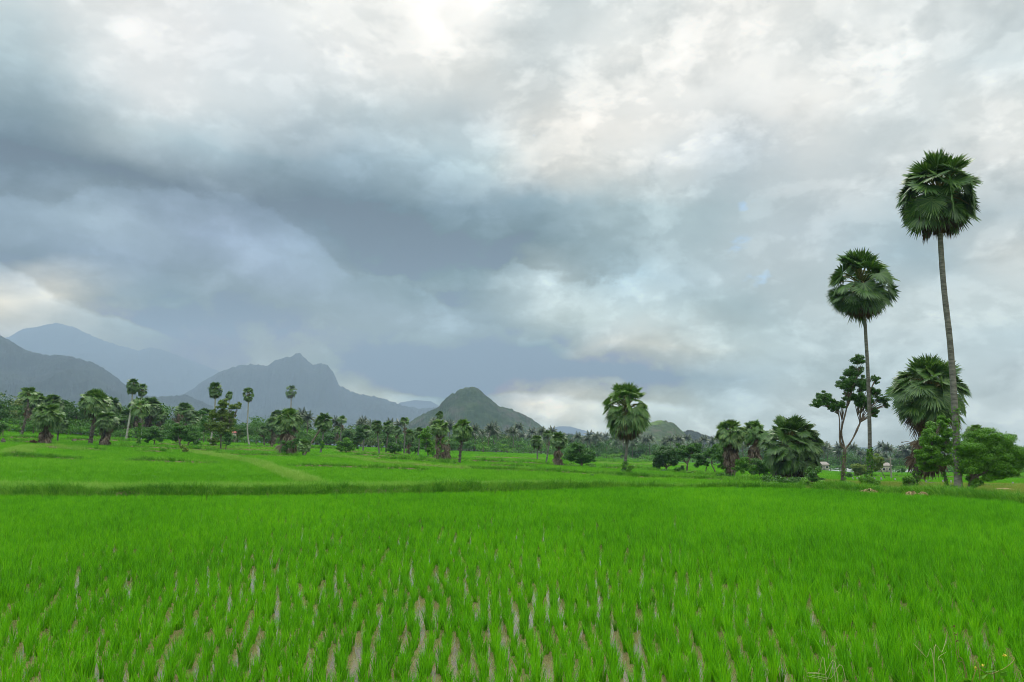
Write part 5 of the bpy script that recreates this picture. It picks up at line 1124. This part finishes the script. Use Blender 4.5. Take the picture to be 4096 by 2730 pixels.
# utility pole, stone fence posts
A = At(891.6, 479.2); h = A.off(891, 457)[2]
def pole(mb): tube(mb, [(0, 0, -.2), (-.05, 0, h)], [.14, .10], 8)
def arm(mb): box(mb, (-.05, 0, h - .35), (1.5, .1, .12))
def ins(a): return lambda mb: tube(mb, [(a, 0, h - .29), (a, 0, h - .08)], [.05, .035], 6)
one('utility_pole', 'thin leaning utility pole standing in the fields before the coconut grove', 'pole', A.x, A.y, A.z, [('pole', pole, 'wood'), ('crossarm', arm, 'wood'), ('insulator', ins(-.7), 'stone'), ('insulator', ins(.6), 'stone')])
LP = ['leftmost grey stone fence post, by the dark round bush', 'grey stone fence post left of the ivy covered palm foot', 'grey stone fence post just right of the ivy covered palm foot', 'leaning grey stone fence post with a propped stay', 'grey stone fence post right of the slanting thin tree', 'grey stone fence post behind the fallen dead stalks', 'grey stone fence post left of the creeper wrapped trunk', 'grey stone fence post beside the tallest palm trunk', 'rightmost grey stone fence post, out on the pasture']
for (a, b_, hh), lb in zip([(853.2, 480.8, 3.6), (857, 480.6, 3.4), (874.4, 481.2, 3.8), (881.6, 481.8, 4.6), (895.5, 482, 3.6), (926.3, 484, 4.2), (943.2, 484, 4), (951.4, 484.6, 4.2), (1013, 485, 3.0)], LP):
    A = At(a, b_); mb = MB(); hw = hh * A.k; rr_ = np.random.default_rng(int(a * 10))
    box(mb, (0, 0, hw / 2 - .1), (.2, .17, hw + .2), top=(.8, .75), rz=rr_.uniform(0, 1))
    o = mb.build('fence_post', M['stone'], None, loc=A.loc); o.rotation_euler = (rr_.normal(0, .05), rr_.normal(0, .07), 0); tag(o, lb, 'fence post', 'stone posts of the pasture fence')
# heaps of dry palm leaves on the bank
def heap(px, py, w, n, seed, label):
    A = At(px, py + .6); r = np.random.default_rng(seed); mb = MB(); W_ = w * A.k * 1.05; A.loc = (A.x, A.y - .6, A.z + .24)
    for i in range(n):
        c = np.array([r.uniform(-.5, .5) * W_, r.uniform(-.25, .1) * W_, r.uniform(.16, .34) * W_ * (.6 + .4 * r.random())])
        a = r.uniform(-.6, .6) + (PI if c[0] < 0 else 0); ax = nrm(np.array([math.cos(a), -.9, r.uniform(-.7, -.15)])); nn = nrm(np.cross(ax, [r.normal(0, .3), r.normal(0, .3), 1])); nn = nrm(np.cross(nn, ax))
        if nn[2] < 0: nn = -nn
        fans(mb, c, ax, nn, W_ * r.uniform(.34, .5), r.uniform(.6, 1.1), 12, r, 0, .75)
    for i in range(3): tube(mb, bez([(r.uniform(-.4, .4) * W_, .1 * W_, .05), (0, 0, .3 * W_), (r.uniform(-.5, .5) * W_, -.3 * W_, .12 * W_)], 6), np.full(6, .025), 4, 0)
    tag(mb.build('dry_leaf_heap', M['straw'], None, loc=A.loc), label, 'leaf heap', 'heaps of dry palm leaves on the right bank')
heap(816.5, 491.2, 7, 8, 1, 'small heap of straw coloured dry palm leaves nearest the huge fan palm')
heap(825.8, 492.2, 5.5, 6, 2, 'smallest heap of dry palm leaves, right beside the first heap')
heap(866, 495.4, 13, 10, 3, 'heap of straw coloured dry palm leaves below the second tallest palm')
heap(909, 498.6, 14, 12, 4, 'largest heap of dry palm leaves, below the large round headed palm')
heap(924, 497.4, 11, 8, 5, 'flat heap of dry palm leaves reaching right of the largest heap')
# fallen dead stalks beside the large round headed palm
A = At(918, 487.4); mb = MB(); r = np.random.default_rng(9)
for (x1, y1) in ((929, 474), (934, 478), (936, 482), (927, 486.5), (932, 487), (925, 470)):
    e = A.off(x1, y1); tube(mb, bez([(r.uniform(-.2, .2), 0, .9 + r.uniform(-.3, .5)), e * .5 + [0, r.normal(0, .2), .25], e], 8), np.linspace(.035, .015, 8), 4, 0)
tag(mb.build('dead_stalks', M['wood'], None, loc=A.loc), 'bare grey dead stalks fanned out right of the large round headed palm', 'dead branches')
A = At(907, 487)
mb = MB()
for (x1, y1) in ((902.3, 442.2), (900.5, 446.5)):
    s = A.off(913, 443.5); e = A.off(x1, y1); tube(mb, bez([s, (s + e) / 2 + [0, 0, .12], e], 6), np.linspace(.04, .02, 6), 4)
    box(mb, e, (.16, .12, .1))
for o in bpy.data.objects:
    if o.get('label', '').startswith('large round headed'):
        q = mb.build('cut_stalk', M['wood'], o); q.location = (A.x - o.location.x, A.y - o.location.y, A.z - o.location.z)
# leaning bare pole near the skirted palm, slanting trunk
A = At(303.5, 456); e = A.off(320.4, 429); mb = MB(); tube(mb, bez([(0, 0, -.1), e * .45 + [-.2, 0, -.3], e], 12), np.linspace(.2, .12, 12), 6)
e2 = A.off(316.5, 434.5); 
tag(mb.build('leaning_tree', M['bark'], None, loc=A.loc), 'bare brown trunk slanting up to the right from the young fan palm', 'bare tree')
A = At(2.6, 443.6); mb = MB(); tube(mb, [(0, 0, -.1), (.05, 0, .4), (0, 0, .75)], [.42, .3, .12], 8); tag(mb.build('stump', M['roughtrunk'], None, loc=A.loc), 'dark pointed palm stump at the left edge of the fields', 'stump')
A = At(73.6, 442.0); mb = MB(); tube(mb, [(0, 0, -.1), (.02, 0, .3), (0, 0, .48)], [.34, .36, .2], 8); tag(mb.build('stump', M['bark'], None, loc=A.loc), 'small grey stump lying on the grass left of the full headed palm', 'stump')
A = At(1004, 490.6); mb = MB(); n = 9
th, rr_ = np.meshgrid(np.linspace(0, 2 * PI, 16, endpoint=False), np.linspace(0, 1, n), indexing='ij')
V = np.stack([np.cos(th) * rr_ * 1.5, np.sin(th) * rr_ * 1.0, .26 * (1 - rr_ ** 1.7) - .03 + .03 * np.sin(th * 5) * rr_], -1).reshape(-1, 3); i = np.arange(16)[:, None] * n + np.arange(n - 1)[None]; j = ((np.arange(16)[:, None] + 1) % 16) * n + np.arange(n - 1)[None]
mb.add(V, np.stack([i, i + 1, j + 1, j], -1).reshape(-1, 4)); M['sand'] = pmat('brown_sand', (.42, .28, .15), .95)
tag(mb.build('sand_heap', M['sand'], None, True, loc=A.loc), 'low mound of orange brown sand on the pasture under the broad tree', 'sand heap')

# ================================================================== DRY STALKS BY THE ROADSIDE, NEAR THE CAMERA
def stalk_set(name, strands, y, mat, label, w=.006, heads=None, leaves=None, cat='plant'):
    dx, dz = ray(*strands[0][0]); g0 = np.array([dx * y, y, float(terrain(dx * y, y))]); mb = MB()
    for st in strands:
        P = [np.array([ray(*p)[0] * (y + k * .05), y + k * .05, CAM_Z + ray(*p)[1] * (y + k * .05)]) for k, p in enumerate(st)]
        P = [np.array([P[0][0] * .98 + .02 * g0[0], P[0][1], g0[2] - .03])] + P
        Q = bez(np.array(P) - g0, 18); tube(mb, Q, np.linspace(w, w * .4, 18), 5, 0)
    for hx, hy in heads or []:
        d = ray(hx, hy); c = np.array([d[0] * y, y, CAM_Z + d[1] * y]) - g0; r = np.random.default_rng(int(hx)); leaves_in(mb, c, (.014, .014, .012), 9, .018, r, 1)
    for hx, hy in leaves or []:
        d = ray(hx, hy); c = np.array([d[0] * y, y, CAM_Z + d[1] * y]) - g0; r = np.random.default_rng(int(hx) + 1); leaves_in(mb, c, (.03, .03, .02), 3, .08, r, 2, asp=.7)
    return tag(mb.build(name, [M[mat], M['straw' if name == 'dry_weed' else 'blossom'], M['leaf_bright']], None, loc=tuple(g0)), label, cat)
M['blossom'] = leaf_mat('yellow_blossom', [(0, (.5, .4, .03)), (1, (.75, .6, .08))], .2)
M['drygrass'] = leaf_mat('dry_grass_stem', [(0, (.30, .33, .14)), (1, (.45, .42, .2))], .15)
stalk_set('wild_grass', [[(826, 676), (818, 673), (808, 672.5)], [(838, 680), (824, 674.5), (806, 673)], [(846, 684), (830, 678.5), (812, 675.5)], [(836, 686), (826, 680), (807, 676)]], 5.4, 'drygrass', 'arching pale grass seed stems at the bottom right edge', .003)
stalk_set('wild_grass', [[(934, 667), (926, 657), (913, 643)], [(934, 665), (942, 652), (946, 640)], [(947, 682), (938, 660), (946, 652)]], 6.2, 'drygrass', 'thin forked grass stalks rising over the rice at the lower right', .0035)
stalk_set('dry_weed', [[(968, 684), (958, 660), (955, 640), (951, 625)], [(966, 682), (959, 655), (957.5, 632)]], 6.5, 'straw', 'tall brown dry weed stalk with small seed heads over the rice', .0035, heads=[(954.5, 627), (956, 634), (957.3, 641)])
stalk_set('trailing_vine', [[(972, 686), (990, 675), (1005, 668), (1014, 660), (1012, 656), (1005, 655)], [(980, 680), (975, 672), (976, 667)], [(994, 672), (986, 668), (980, 666)]], 6.0, 'stalk', 'trailing creeper with tiny yellow flowers in the bottom right corner', .004, heads=[(1005, 655), (983, 665), (976, 668)], leaves=[(990, 671), (984, 677), (1000, 671), (968, 682)])
